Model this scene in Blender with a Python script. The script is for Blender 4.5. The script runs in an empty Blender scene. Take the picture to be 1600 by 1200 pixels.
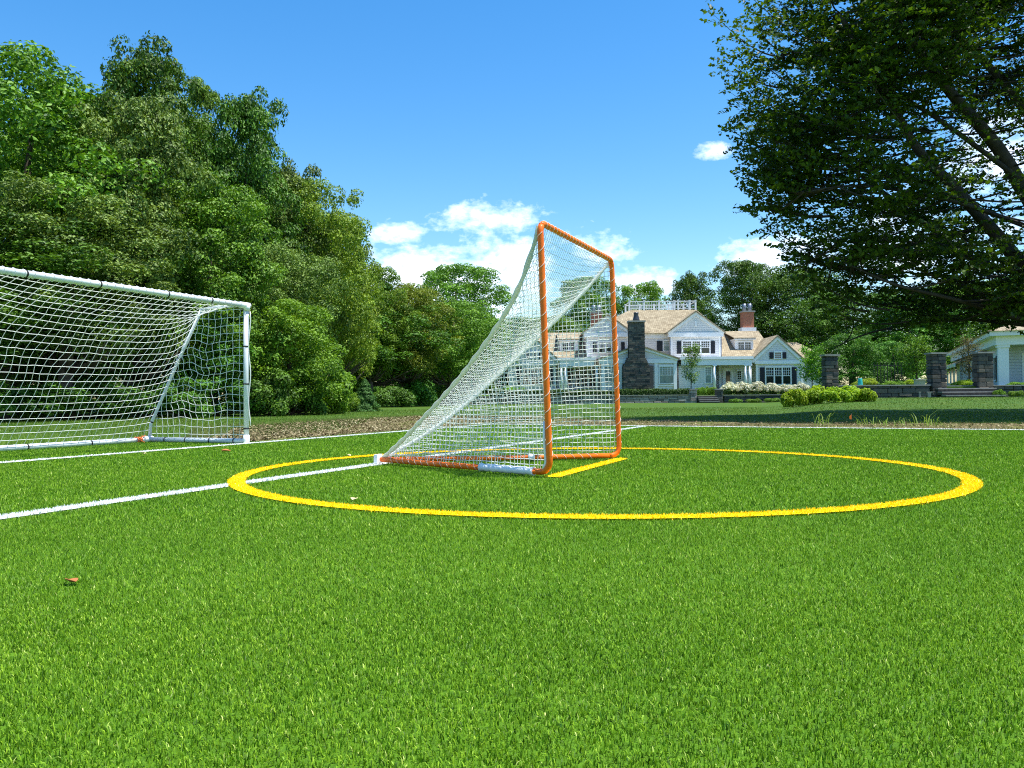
import bpy, math, random
import numpy as np
from mathutils import Vector, Matrix

scene = bpy.context.scene
COL = scene.collection
PI = math.pi

# ------------------------------------------------------------------ camera
F_PX, PITCH, ROLL, CAM_H = 1307.25, 0.0162, -0.0072, 0.5745
_f = Vector((0, math.cos(PITCH), math.sin(PITCH)))
_u0 = Vector((0, -math.sin(PITCH), math.cos(PITCH)))
_r0 = Vector((1, 0, 0))
_r = _r0 * math.cos(ROLL) + _u0 * math.sin(ROLL)
_u = -_r0 * math.sin(ROLL) + _u0 * math.cos(ROLL)
cam_data = bpy.data.cameras.new('camera')
cam_data.sensor_width = 36.0
cam_data.lens = 36.0 * F_PX / 1600.0
cam_data.clip_start = 0.05
cam_data.clip_end = 4000.0
cam = bpy.data.objects.new('camera', cam_data)
COL.objects.link(cam)
_m = Matrix((_r, _u, -_f)).transposed().to_4x4()
_m.translation = Vector((0, 0, CAM_H))
cam.matrix_world = _m
scene.camera = cam

# ------------------------------------------------------------------ light
SUN_DIR = Vector((0.62, -0.15, 1.86)).normalized()
SUN_EL = math.asin(SUN_DIR.z)
SUN_AZ = math.atan2(SUN_DIR.x, SUN_DIR.y)
sun_data = bpy.data.lights.new('sun', 'SUN')
sun_data.energy = 4.8
sun_data.angle = math.radians(0.53)
sun_data.color = (1.0, 0.965, 0.90)
sun = bpy.data.objects.new('sun', sun_data)
COL.objects.link(sun)
sun.rotation_euler = SUN_DIR.to_track_quat('Z', 'Y').to_euler()
sun.location = (20, 0, 40)

scene.view_settings.view_transform = 'Standard'
scene.view_settings.look = 'None'
scene.view_settings.exposure = 0.85
scene.view_settings.gamma = 1.0
scene.view_settings.use_curve_mapping = False
scene.cycles.use_denoising = False
scene.cycles.filter_width = 1.1
scene.cycles.max_bounces = 8
scene.cycles.diffuse_bounces = 3
scene.cycles.transmission_bounces = 4
scene.cycles.transparent_max_bounces = 4


# ------------------------------------------------------------------ node helpers
class NT:
    def __init__(self, tree):
        self.t = tree
        self.n = tree.nodes
        self.l = tree.links

    def new(self, typ, **kw):
        nd = self.n.new(typ)
        for k, v in kw.items():
            if k in nd.inputs.keys():
                s = nd.inputs[k]
                if hasattr(v, 'is_linked'):
                    self.l.new(v, s)
                else:
                    s.default_value = v
            else:
                setattr(nd, k, v)
        return nd

    def val(self, s, v):
        if hasattr(v, 'is_linked'):
            self.l.new(v, s)
        else:
            s.default_value = v

    def math(self, op, a, b=0.0, c=None, clamp=False):
        nd = self.n.new('ShaderNodeMath')
        nd.operation = op
        nd.use_clamp = clamp
        self.val(nd.inputs[0], a)
        self.val(nd.inputs[1], b)
        if c is not None:
            self.val(nd.inputs[2], c)
        return nd.outputs[0]

    def noise(self, vec, scale, detail=4.0, rough=0.55):
        nd = self.n.new('ShaderNodeTexNoise')
        if vec is not None:
            self.l.new(vec, nd.inputs['Vector'])
        nd.inputs['Scale'].default_value = scale
        nd.inputs['Detail'].default_value = detail
        nd.inputs['Roughness'].default_value = rough
        return nd.outputs['Fac']

    def ramp(self, fac, stops):
        nd = self.n.new('ShaderNodeValToRGB')
        self.l.new(fac, nd.inputs[0])
        e = nd.color_ramp.elements
        while len(e) > 1:
            e.remove(e[-1])
        e[0].position = stops[0][0]
        e[0].color = (*stops[0][1], 1)
        for p, c in stops[1:]:
            x = e.new(p)
            x.color = (*c, 1)
        return nd.outputs[0]

    def mix(self, fac, a, b, mode='MIX'):
        nd = self.n.new('ShaderNodeMix')
        nd.data_type = 'RGBA'
        nd.blend_type = mode
        self.val(nd.inputs[0], fac)
        self.val(nd.inputs[6], a if hasattr(a, 'is_linked') else (*a, 1))
        self.val(nd.inputs[7], b if hasattr(b, 'is_linked') else (*b, 1))
        return nd.outputs[2]


def mat(name):
    m = bpy.data.materials.new(name)
    m.use_nodes = True
    nt = NT(m.node_tree)
    nt.n.clear()
    out = nt.n.new('ShaderNodeOutputMaterial')
    return m, nt, out


def principled(nt, out, color, rough=0.6, spec=0.4, bump=None, bump_s=0.3, bump_d=0.02, metallic=0.0):
    p = nt.n.new('ShaderNodeBsdfPrincipled')
    nt.val(p.inputs['Base Color'], color if hasattr(color, 'is_linked') else (*color, 1))
    nt.val(p.inputs['Roughness'], rough)
    p.inputs['Specular IOR Level'].default_value = spec
    p.inputs['Metallic'].default_value = metallic
    if bump is not None:
        b = nt.n.new('ShaderNodeBump')
        b.inputs['Strength'].default_value = bump_s
        b.inputs['Distance'].default_value = bump_d
        nt.l.new(bump, b.inputs['Height'])
        nt.l.new(b.outputs[0], p.inputs['Normal'])
    nt.l.new(p.outputs[0], out.inputs[0])
    return p


def simple(name, color, rough=0.6, spec=0.4, var=0.12, scale=6.0, metallic=0.0):
    m, nt, out = mat(name)
    pos = nt.new('ShaderNodeTexCoord').outputs['Object']
    n = nt.noise(pos, scale, 5)
    a = tuple(c * (1 - var) for c in color)
    b = tuple(min(1, c * (1 + var)) for c in color)
    principled(nt, out, nt.ramp(n, [(0.3, a), (0.7, b)]), rough, spec, n, 0.08, 0.01, metallic)
    return m


# ------------------------------------------------------------------ sky
world = bpy.data.worlds.new('World')
scene.world = world
world.use_nodes = True
wt = NT(world.node_tree)
wt.n.clear()
wout = wt.n.new('ShaderNodeOutputWorld')
sky = wt.n.new('ShaderNodeTexSky')
sky.sky_type = 'NISHITA'
sky.sun_disc = False
sky.sun_elevation = SUN_EL
sky.sun_rotation = SUN_AZ
sky.altitude = 50
sky.air_density = 1.15
sky.dust_density = 0.35
sky.ozone_density = 3.0
SKY_STRENGTH = 0.121
hs = wt.new('ShaderNodeHueSaturation', Saturation=1.37, Value=1.0, Fac=1.0)
wt.l.new(sky.outputs[0], hs.inputs['Color'])
wdir = wt.new('ShaderNodeTexCoord').outputs['Generated']
sx = wt.n.new('ShaderNodeSeparateXYZ')
wt.l.new(wdir, sx.inputs[0])
az = wt.math('ARCTAN2', sx.outputs[0], sx.outputs[1])
el = wt.math('ARCSINE', sx.outputs[2])


def px_dir(px, py):
    v = _f + _r * ((px - 800) / F_PX) - _u * ((py - 600) / F_PX)
    v.normalize()
    return math.atan2(v.x, v.y), math.asin(v.z)


# cloud banks: (px, py, half width px, half height px, weight, seed shift)
CLOUDS = [(692, 448, 165, 58, 1.30), (790, 412, 80, 44, 1.05), (626, 364, 40, 18, 0.84), (770, 340, 88, 28, 0.80),
          (1116, 236, 27, 13, 0.86), (1198, 404, 78, 32, 1.1), (1010, 442, 52, 23, 1.1), (905, 388, 70, 32, 0.55),
          (1575, 250, 80, 60, 0.9), (1430, 380, 130, 66, 0.75)]
wn_map = wt.new('ShaderNodeCombineXYZ')
wt.l.new(az, wn_map.inputs[0])
wt.l.new(wt.math('MULTIPLY', el, 1.7), wn_map.inputs[1])
cn1 = wt.noise(wn_map.outputs[0], 11.0, 9, 0.60)
cn2 = wt.noise(wn_map.outputs[0], 26.0, 8, 0.62)
cn3 = wt.noise(wn_map.outputs[0], 75.0, 6, 0.6)
cn = wt.math('ADD', wt.math('MULTIPLY', cn3, 0.28), wt.math('ADD', wt.math('MULTIPLY', cn1, 0.40), wt.math('MULTIPLY', cn2, 0.32)))
total = None
for (cx, cy, hw, hh, w) in CLOUDS:
    a0, e0 = px_dir(cx, cy)
    dx = wt.math('MULTIPLY', wt.math('SUBTRACT', az, a0), F_PX / hw)
    dy = wt.math('MULTIPLY', wt.math('SUBTRACT', el, e0), F_PX / hh)
    r2 = wt.math('ADD', wt.math('MULTIPLY', dx, dx), wt.math('MULTIPLY', dy, dy))
    e = wt.math('MULTIPLY', wt.math('SUBTRACT', 1.0, wt.math('MULTIPLY', r2, 0.62)), w)
    total = e if total is None else wt.math('MAXIMUM', total, e)
# the same low cloud belt goes on round the horizon outside the frame
belt_n = wt.noise(wn_map.outputs[0], 4.2, 6, 0.55)
in_view = wt.math('LESS_THAN', wt.math('ABSOLUTE', az), 0.62)
belt = wt.math('SUBTRACT', wt.math('MULTIPLY', belt_n, 2.6), wt.math('ADD', wt.math('MULTIPLY', wt.math('ABSOLUTE', wt.math('SUBTRACT', el, 0.16)), 4.5), 0.75))
belt = wt.math('SUBTRACT', belt, wt.math('MULTIPLY', in_view, 3.0))
total = wt.math('MAXIMUM', total, belt)
cm = wt.math('ADD', wt.math('MULTIPLY', total, 0.75), wt.math('MULTIPLY', wt.math('SUBTRACT', cn, 0.52), 3.9))
cm = wt.math('MULTIPLY', wt.math('SUBTRACT', cm, 0.08), 0.98, clamp=True)
cm = wt.math('MULTIPLY', wt.math('SMOOTH_MIN', cm, 1.0, 0.1), 0.93, clamp=True)
ccol = wt.ramp(cn2, [(0.30, (6.6, 7.6, 9.2)), (0.62, (9.6, 9.9, 10.4))])
mixc = wt.mix(cm, hs.outputs[0], ccol)
bg = wt.n.new('ShaderNodeBackground')
wt.l.new(mixc, bg.inputs[0])
bg.inputs[1].default_value = SKY_STRENGTH
wt.l.new(bg.outputs[0], wout.inputs[0])


# ------------------------------------------------------------------ geometry helpers
def at(px, py, d):
    """world point seen at a pixel of the 1600x1200 photograph, d metres ahead"""
    v = _f + _r * ((px - 800) / F_PX) - _u * ((py - 600) / F_PX)
    return Vector((0, 0, CAM_H)) + v * (d / v.y)


def xat(px, d):
    return (px - 800) / F_PX * d


def tag(o, label=None, cat=None, group=None, kind=None):
    if label: o['label'] = label
    if cat: o['category'] = cat
    if group: o['group'] = group
    if kind: o['kind'] = kind
    return o


def empty(name, loc=(0, 0, 0), rz=0.0):
    o = bpy.data.objects.new(name, None)
    o.empty_display_size = 0.2
    COL.objects.link(o)
    o.location = loc
    o.rotation_euler = (0, 0, rz)
    return o


def link(name, me, m=None, parent=None):
    o = bpy.data.objects.new(name, me)
    COL.objects.link(o)
    if m is not None and len(me.materials) == 0:
        me.materials.append(m)
    if parent is not None:
        o.parent = parent
    return o


def own_mat(o, m):
    o.material_slots[0].link = 'OBJECT'
    o.material_slots[0].material = m


def np_mesh(name, V, F, tint=None, smooth=False):
    """V (n,3); F list of int arrays of uniform width each"""
    me = bpy.data.meshes.new(name)
    V = np.ascontiguousarray(V, dtype=np.float32)
    me.vertices.add(len(V))
    me.vertices.foreach_set('co', V.ravel())
    if not isinstance(F, list):
        F = [F]
    F = [np.asarray(f, dtype=np.int32) for f in F if len(f)]
    nl = sum(f.size for f in F)
    nf = sum(len(f) for f in F)
    me.loops.add(nl)
    me.loops.foreach_set('vertex_index', np.concatenate([f.ravel() for f in F]))
    me.polygons.add(nf)
    starts, c = [], 0
    for f in F:
        starts.append(c + np.arange(len(f), dtype=np.int32) * f.shape[1])
        c += f.size
    me.polygons.foreach_set('loop_start', np.concatenate(starts).astype(np.int32))
    if smooth:
        me.polygons.foreach_set('use_smooth', np.ones(nf, dtype=bool))
    me.update(calc_edges=True)
    if tint is not None:
        a = me.attributes.new('tint', 'FLOAT', 'FACE')
        a.data.foreach_set('value', np.ascontiguousarray(tint, dtype=np.float32))
    return me


class MB:
    """collects boxes, prisms and tubes into ONE mesh"""
    def __init__(self):
        self.v, self.f = [], []
        self.smooth = []

    def add(self, vs, fs, sm=False):
        b = len(self.v)
        self.v += [tuple(p) for p in vs]
        self.f += [tuple(b + i for i in f) for f in fs]
        self.smooth += [sm] * len(fs)
        return self

    def box(self, x0, x1, y0, y1, z0, z1):
        vs = [(x0, y0, z0), (x1, y0, z0), (x1, y1, z0), (x0, y1, z0), (x0, y0, z1), (x1, y0, z1), (x1, y1, z1), (x0, y1, z1)]
        return self.add(vs, [(0, 3, 2, 1), (4, 5, 6, 7), (0, 1, 5, 4), (1, 2, 6, 5), (2, 3, 7, 6), (3, 0, 4, 7)])

    def prism_y(self, poly, y0, y1):
        """poly [(x,z)...] counter-clockwise seen from -y, extruded y0..y1"""
        n = len(poly)
        vs = [(x, y0, z) for x, z in poly] + [(x, y1, z) for x, z in poly]
        fs = [tuple(range(n)), tuple(reversed(range(n, 2 * n)))]
        fs += [(i, i + n, (i + 1) % n + n, (i + 1) % n) for i in range(n)]
        return self.add(vs, fs)

    def prism_x(self, poly, x0, x1):
        """poly [(y,z)...]"""
        n = len(poly)
        vs = [(x0, y, z) for y, z in poly] + [(x1, y, z) for y, z in poly]
        fs = [tuple(range(n)), tuple(reversed(range(n, 2 * n)))]
        fs += [(i, i + n, (i + 1) % n + n, (i + 1) % n) for i in range(n)]
        return self.add(vs, fs)

    def bar(self, a, b, w, h):
        """square bar from a to b"""
        a, b = Vector(a), Vector(b)
        d = (b - a).normalized()
        s = d.cross(Vector((0, 0, 1)))
        if s.length < 1e-4: s = Vector((1, 0, 0))
        s.normalize()
        t = s.cross(d)
        vs = []
        for p in (a, b):
            for i, j in ((-1, -1), (1, -1), (1, 1), (-1, 1)):
                vs.append(p + s * (w / 2 * i) + t * (h / 2 * j))
        return self.add(vs, [(3, 2, 1, 0), (4, 5, 6, 7), (0, 1, 5, 4), (1, 2, 6, 5), (2, 3, 7, 6), (3, 0, 4, 7)])

    def tube(self, pts, rad, n=8, caps=True):
        pts = [Vector(p) for p in pts]
        if not hasattr(rad, '__len__'): rad = [rad] * len(pts)
        b = len(self.v)
        prev = None
        for i, p in enumerate(pts):
            d = (pts[min(i + 1, len(pts) - 1)] - pts[max(i - 1, 0)])
            if d.length < 1e-9: d = Vector((0, 0, 1))
            d.normalize()
            if prev is None:
                ref = Vector((0, 0, 1)) if abs(d.z) < 0.9 else Vector((1, 0, 0))
                s = d.cross(ref).normalized()
            else:
                s = (prev - d * prev.dot(d))
                s = s.normalized() if s.length > 1e-6 else d.orthogonal().normalized()
            prev = s
            t = d.cross(s)
            for k in range(n):
                a = 2 * PI * k / n
                self.v.append(tuple(p + (s * math.cos(a) + t * math.sin(a)) * rad[i]))
        for i in range(len(pts) - 1):
            for k in range(n):
                self.f.append((b + i * n + k, b + i * n + (k + 1) % n, b + (i + 1) * n + (k + 1) % n, b + (i + 1) * n + k))
                self.smooth.append(True)
        if caps:
            self.f.append(tuple(b + k for k in reversed(range(n))))
            e = b + (len(pts) - 1) * n
            self.f.append(tuple(e + k for k in range(n)))
            self.smooth += [False, False]
        return self

    def mesh(self, name):
        me = bpy.data.meshes.new(name)
        me.from_pydata(self.v, [], self.f)
        me.polygons.foreach_set('use_smooth', self.smooth)
        me.update()
        return me

    def build(self, name, m, parent=None):
        return link(name, self.mesh(name), m, parent)


def smoothstep(a, b, x):
    t = np.clip((x - a) / (b - a), 0, 1)
    return t * t * (3 - 2 * t)


# ------------------------------------------------------------------ materials
def blade_mat(name, stops, trans=0.35, rough=0.42, spec=0.5, patch=None):
    """grass fibre: colour by per-blade tint plus broad natural patches"""
    m, nt, out = mat(name)
    t = nt.new('ShaderNodeAttribute', attribute_name='tint').outputs['Fac']
    c = nt.ramp(t, stops)
    if patch:
        pos = nt.new('ShaderNodeNewGeometry').outputs['Position']
        n = nt.noise(pos, patch[0], 3)
        c = nt.mix(nt.ramp(n, [(0.38, (0, 0, 0)), (0.68, (1, 1, 1))]), c, nt.mix(1.0, c, patch[1], 'MULTIPLY'))
    p = nt.n.new('ShaderNodeBsdfPrincipled')
    nt.val(p.inputs['Base Color'], c)
    p.inputs['Roughness'].default_value = rough
    p.inputs['Specular IOR Level'].default_value = spec
    tr = nt.n.new('ShaderNodeBsdfTranslucent')
    nt.val(tr.inputs[0], c)
    mx = nt.n.new('ShaderNodeMixShader')
    mx.inputs[0].default_value = trans
    nt.l.new(p.outputs[0], mx.inputs[1])
    nt.l.new(tr.outputs[0], mx.inputs[2])
    nt.l.new(mx.outputs[0], out.inputs[0])
    return m


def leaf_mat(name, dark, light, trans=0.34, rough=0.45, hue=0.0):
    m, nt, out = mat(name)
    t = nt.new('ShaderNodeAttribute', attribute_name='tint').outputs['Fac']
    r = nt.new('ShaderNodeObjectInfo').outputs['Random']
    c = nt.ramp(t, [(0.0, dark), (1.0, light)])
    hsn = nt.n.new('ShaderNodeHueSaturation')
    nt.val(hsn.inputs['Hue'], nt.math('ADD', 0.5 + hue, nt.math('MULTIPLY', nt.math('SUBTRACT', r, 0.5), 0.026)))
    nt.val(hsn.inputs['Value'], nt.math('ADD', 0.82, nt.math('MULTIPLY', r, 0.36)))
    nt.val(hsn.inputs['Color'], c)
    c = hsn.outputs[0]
    p = nt.n.new('ShaderNodeBsdfPrincipled')
    nt.val(p.inputs['Base Color'], c)
    p.inputs['Roughness'].default_value = rough + 0.12
    p.inputs['Specular IOR Level'].default_value = 0.32
    tr = nt.n.new('ShaderNodeBsdfTranslucent')
    nt.val(tr.inputs[0], nt.mix(1.0, c, (1.25, 1.2, 0.55), 'MULTIPLY'))
    mx = nt.n.new('ShaderNodeMixShader')
    mx.inputs[0].default_value = trans
    nt.l.new(p.outputs[0], mx.inputs[1])
    nt.l.new(tr.outputs[0], mx.inputs[2])
    nt.l.new(mx.outputs[0], out.inputs[0])
    return m


M = {}
M['turf_blade'] = blade_mat('turf_blade', [(0.0, (0.030, 0.080, 0.002)), (0.45, (0.165, 0.330, 0.008)), (0.85, (0.37, 0.57, 0.030)), (1.0, (0.70, 0.76, 0.22))],
                            0.30, 0.55, 0.28, (0.75, (0.76, 0.84, 0.76)))
M['yellow_blade'] = blade_mat('yellow_blade', [(0.0, (0.95, 0.58, 0.001)), (1.0, (1.0, 0.74, 0.001))], 0.12, 0.4, 0.4)
M['white_blade'] = blade_mat('white_blade', [(0.0, (0.70, 0.72, 0.70)), (1.0, (0.88, 0.88, 0.86))], 0.30, 0.4, 0.4)
M['lawn_blade'] = blade_mat('lawn_blade', [(0.0, (0.05, 0.12, 0.008)), (0.6, (0.09, 0.19, 0.014)), (1.0, (0.15, 0.24, 0.03))], 0.35, 0.5, 0.3, (0.3, (1.25, 1.0, 0.8)))
M['dry_blade'] = blade_mat('dry_blade', [(0.0, (0.12, 0.10, 0.04)), (0.4, (0.17, 0.18, 0.04)), (0.75, (0.12, 0.20, 0.025)), (1.0, (0.28, 0.25, 0.11))], 0.3, 0.6, 0.2)
M['weed_blade'] = blade_mat('weed_blade', [(0.0, (0.12, 0.24, 0.015)), (1.0, (0.30, 0.44, 0.06))], 0.4, 0.5, 0.3)


def m_turf_base():
    m, nt, out = mat('turf_base')
    pos = nt.new('ShaderNodeNewGeometry').outputs['Position']
    n = nt.noise(pos, 60, 5, 0.7)
    n2 = nt.noise(pos, 0.8, 3)
    c = nt.ramp(n, [(0.3, (0.045, 0.115, 0.004)), (0.7, (0.13, 0.28, 0.008))])
    c = nt.mix(n2, c, nt.mix(1.0, c, (0.8, 0.9, 0.8), 'MULTIPLY'))
    principled(nt, out, c, 0.8, 0.2, n, 0.8, 0.02)
    return m


def m_lawn():
    m, nt, out = mat('lawn')
    pos = nt.new('ShaderNodeNewGeometry').outputs['Position']
    n = nt.noise(pos, 9, 6, 0.7)
    n2 = nt.noise(pos, 0.35, 4)
    n3 = nt.noise(pos, 60, 3, 0.7)
    c = nt.ramp(n, [(0.25, (0.036, 0.086, 0.008)), (0.55, (0.056, 0.122, 0.011)), (0.8, (0.085, 0.155, 0.019))])
    c = nt.mix(nt.ramp(n2, [(0.45, (0, 0, 0)), (0.7, (1, 1, 1))]), c, nt.mix(1.0, c, (1.45, 1.05, 0.9), 'MULTIPLY'))
    h = nt.math('ADD', n, nt.math('MULTIPLY', n3, 0.5))
    principled(nt, out, c, 0.85, 0.15, h, 0.9, 0.05)
    return m


def m_dirt():
    m, nt, out = mat('dirt')
    pos = nt.new('ShaderNodeNewGeometry').outputs['Position']
    n = nt.noise(pos, 7, 7, 0.7)
    n2 = nt.noise(pos, 0.7, 4)
    c = nt.ramp(n, [(0.25, (0.06, 0.046, 0.023)), (0.5, (0.15, 0.122, 0.058)), (0.75, (0.27, 0.235, 0.11))])
    g = nt.ramp(n, [(0.3, (0.09, 0.13, 0.02)), (0.7, (0.22, 0.24, 0.06))])
    c = nt.mix(nt.ramp(n2, [(0.50, (0, 0, 0)), (0.66, (1, 1, 1))]), c, g)
    principled(nt, out, c, 0.95, 0.1, n, 1.0, 0.06)
    return m


M['turf_base'] = m_turf_base()
M['lawn'] = m_lawn()
M['dirt'] = m_dirt()
M['yellow_base'] = simple('yellow_base', (0.95, 0.64, 0.001), 0.8, 0.2, 0.12, 40)
M['white_base'] = simple('white_base', (0.76, 0.78, 0.74), 0.8, 0.2, 0.12, 40)


def m_orange():
    m, nt, out = mat('orange_paint')
    pos = nt.new('ShaderNodeTexCoord').outputs['Object']
    n = nt.noise(pos, 5, 6, 0.7)
    n2 = nt.noise(pos, 45, 5, 0.7)
    c = nt.ramp(n, [(0.3, (0.76, 0.125, 0.004)), (0.7, (0.90, 0.19, 0.006))])
    c = nt.mix(nt.ramp(n2, [(0.66, (0, 0, 0)), (0.74, (1, 1, 1))]), c, (0.55, 0.20, 0.07))
    principled(nt, out, c, nt.math('ADD', 0.34, nt.math('MULTIPLY', n, 0.25)), 0.35, n2, 0.08, 0.004)
    return m


M['orange'] = m_orange()


def m_cord():
    m, nt, out = mat('white_cord')
    p = nt.n.new('ShaderNodeBsdfPrincipled')
    p.inputs['Base Color'].default_value = (0.93, 0.94, 0.92, 1)
    p.inputs['Roughness'].default_value = 0.6
    tr = nt.n.new('ShaderNodeBsdfTranslucent')
    tr.inputs[0].default_value = (0.95, 0.96, 0.92, 1)
    mx = nt.n.new('ShaderNodeMixShader')
    mx.inputs[0].default_value = 0.45
    nt.l.new(p.outputs[0], mx.inputs[1])
    nt.l.new(tr.outputs[0], mx.inputs[2])
    nt.l.new(mx.outputs[0], out.inputs[0])
    return m


M['cord'] = m_cord()
M['strap'] = blade_mat('strap', [(0.0, (0.74, 0.77, 0.68)), (1.0, (0.74, 0.77, 0.68))], 0.40, 0.8, 0.2)  # near seam: shade put into the white strap as a grey-green tone
M['white_strap'] = blade_mat('white_strap', [(0.0, (0.92, 0.93, 0.92)), (1.0, (0.92, 0.93, 0.92))], 0.45, 0.7, 0.2)
M['white_metal'] = simple('white_metal', (0.64, 0.67, 0.69), 0.36, 0.5, 0.07, 8)
M['white_plastic'] = simple('white_plastic', (0.80, 0.82, 0.84), 0.45, 0.4, 0.06, 8)
M['black_band'] = simple('black_band', (0.015, 0.016, 0.018), 0.7, 0.3, 0.3, 20)
M['orange_string'] = simple('orange_string', (0.85, 0.20, 0.06), 0.8, 0.2, 0.1, 20)
M['bark'] = simple('bark', (0.085, 0.068, 0.052), 0.9, 0.2, 0.45, 9)
M['beech_bark'] = simple('beech_bark', (0.045, 0.040, 0.033), 0.8, 0.2, 0.35, 5)
M['trim'] = simple('trim', (0.86, 0.86, 0.85), 0.5, 0.3, 0.04, 3)
M['shutter'] = simple('shutter', (0.010, 0.012, 0.020), 0.5, 0.4, 0.2, 8)
M['metal_dark'] = simple('metal_dark', (0.06, 0.065, 0.075), 0.4, 0.5, 0.2, 8, 0.6)
M['lead'] = simple('lead', (0.22, 0.25, 0.30), 0.45, 0.5, 0.2, 8, 0.5)
M['membrane'] = simple('membrane', (0.82, 0.83, 0.84), 0.5, 0.3, 0.04, 3)
M['iron'] = simple('iron', (0.012, 0.012, 0.013), 0.5, 0.4, 0.2, 8)
M['teal'] = simple('teal', (0.02, 0.42, 0.42), 0.5, 0.4, 0.1, 8)
M['beige_box'] = simple('beige_box', (0.50, 0.48, 0.36), 0.6, 0.3, 0.1, 8)
M['bluestone'] = simple('bluestone', (0.17, 0.165, 0.155), 0.85, 0.2, 0.25, 4)
M['coping'] = simple('coping', (0.30, 0.29, 0.265), 0.85, 0.2, 0.2, 4)
M['mortar'] = simple('mortar', (0.07, 0.066, 0.06), 0.95, 0.1, 0.3, 10)
M['ceiling_wood'] = simple('ceiling_wood', (0.62, 0.50, 0.34), 0.6, 0.3, 0.1, 4)
M['dead_leaf'] = simple('dead_leaf', (0.40, 0.15, 0.05), 0.8, 0.2, 0.3, 30)
M['pale_leaf'] = simple('pale_leaf', (0.62, 0.52, 0.28), 0.8, 0.2, 0.3, 30)
M['flag_orange'] = blade_mat('flag_orange', [(0.0, (1.0, 0.42, 0.08)), (1.0, (1.0, 0.42, 0.08))], 0.5, 0.5, 0.3)


def m_siding(name, c0):
    m, nt, out = mat(name)
    pos = nt.new('ShaderNodeTexCoord').outputs['Object']
    s = nt.n.new('ShaderNodeSeparateXYZ')
    nt.l.new(pos, s.inputs[0])
    saw = nt.math('FRACT', nt.math('MULTIPLY', s.outputs[2], 5.2))
    line = nt.math('LESS_THAN', saw, 0.14)
    n = nt.noise(pos, 3, 5)
    c = nt.ramp(n, [(0.3, tuple(x * 0.93 for x in c0)), (0.7, tuple(min(1, x * 1.05) for x in c0))])
    c = nt.mix(line, c, tuple(x * 0.62 for x in c0))
    principled(nt, out, c, 0.65, 0.3, saw, 0.5, 0.03)
    return m


M['siding'] = m_siding('siding', (0.74, 0.73, 0.72))
M['siding_blue'] = m_siding('siding_blue', (0.62, 0.66, 0.71))


def m_roof():
    m, nt, out = mat('cedar_shingle')
    pos = nt.new('ShaderNodeTexCoord').outputs['Object']
    s = nt.n.new('ShaderNodeSeparateXYZ')
    nt.l.new(pos, s.inputs[0])
    cb = nt.n.new('ShaderNodeCombineXYZ')
    nt.l.new(nt.math('ADD', s.outputs[0], nt.math('MULTIPLY', s.outputs[1], 0.37)), cb.inputs[0])
    nt.l.new(nt.math('MULTIPLY', s.outputs[2], 1.0), cb.inputs[1])
    br = nt.n.new('ShaderNodeTexBrick')
    nt.l.new(cb.outputs[0], br.inputs['Vector'])
    br.inputs['Color1'].default_value = (0.50, 0.43, 0.29, 1)
    br.inputs['Color2'].default_value = (0.34, 0.285, 0.185, 1)
    br.inputs['Mortar'].default_value = (0.20, 0.15, 0.10, 1)
    br.inputs['Scale'].default_value = 1.0
    br.inputs['Brick Width'].default_value = 0.22
    br.inputs['Row Height'].default_value = 0.11
    br.inputs['Mortar Size'].default_value = 0.012
    n = nt.ramp(nt.noise(pos, 1.6, 8, 0.75), [(0.35, (0, 0, 0)), (0.65, (1, 1, 1))])
    c = nt.mix(n, br.outputs[0], nt.mix(1.0, br.outputs[0], (0.60, 0.57, 0.54), 'MULTIPLY'))
    principled(nt, out, c, 0.85, 0.2, br.outputs['Fac'], 0.6, -0.03)
    return m


M['roof'] = m_roof()


def m_stone(name, stops):
    """one colour per stone (object random) with grain"""
    m, nt, out = mat(name)
    pos = nt.new('ShaderNodeNewGeometry').outputs['Position']
    r = nt.new('ShaderNodeObjectInfo').outputs['Random']
    a = nt.new('ShaderNodeAttribute', attribute_name='tint').outputs['Fac']
    n = nt.noise(pos, 7, 6, 0.7)
    c = nt.ramp(nt.math('FRACT', nt.math('ADD', r, a)), stops)
    c = nt.mix(n, nt.mix(1.0, c, (0.62, 0.62, 0.62), 'MULTIPLY'), nt.mix(1.0, c, (1.3, 1.3, 1.3), 'MULTIPLY'))
    principled(nt, out, c, 0.9, 0.2, n, 0.8, 0.03)
    return m


M['stone_dark'] = m_stone('stone_dark', [(0.0, (0.040, 0.045, 0.046)), (0.35, (0.085, 0.090, 0.088)), (0.65, (0.15, 0.135, 0.11)), (0.85, (0.06, 0.055, 0.048)), (1.0, (0.20, 0.175, 0.14))])
M['stone_wall'] = m_stone('stone_wall', [(0.0, (0.17, 0.15, 0.13)), (0.4, (0.28, 0.26, 0.235)), (0.75, (0.40, 0.37, 0.32)), (1.0, (0.22, 0.17, 0.13))])


def m_brick():
    m, nt, out = mat('red_brick')
    pos = nt.new('ShaderNodeTexCoord').outputs['Object']
    br = nt.n.new('ShaderNodeTexBrick')
    mp = nt.n.new('ShaderNodeMapping')
    mp.inputs['Rotation'].default_value = (PI / 2, 0, 0)
    nt.l.new(pos, mp.inputs[0])
    nt.l.new(mp.outputs[0], br.inputs['Vector'])
    br.inputs['Color1'].default_value = (0.42, 0.13, 0.06, 1)
    br.inputs['Color2'].default_value = (0.34, 0.10, 0.05, 1)
    br.inputs['Mortar'].default_value = (0.45, 0.32, 0.25, 1)
    br.inputs['Scale'].default_value = 1.0
    br.inputs['Brick Width'].default_value = 0.22
    br.inputs['Row Height'].default_value = 0.075
    br.inputs['Mortar Size'].default_value = 0.008
    principled(nt, out, br.outputs[0], 0.85, 0.2, br.outputs['Fac'], 0.4, -0.01)
    return m


M['brick'] = m_brick()


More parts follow.
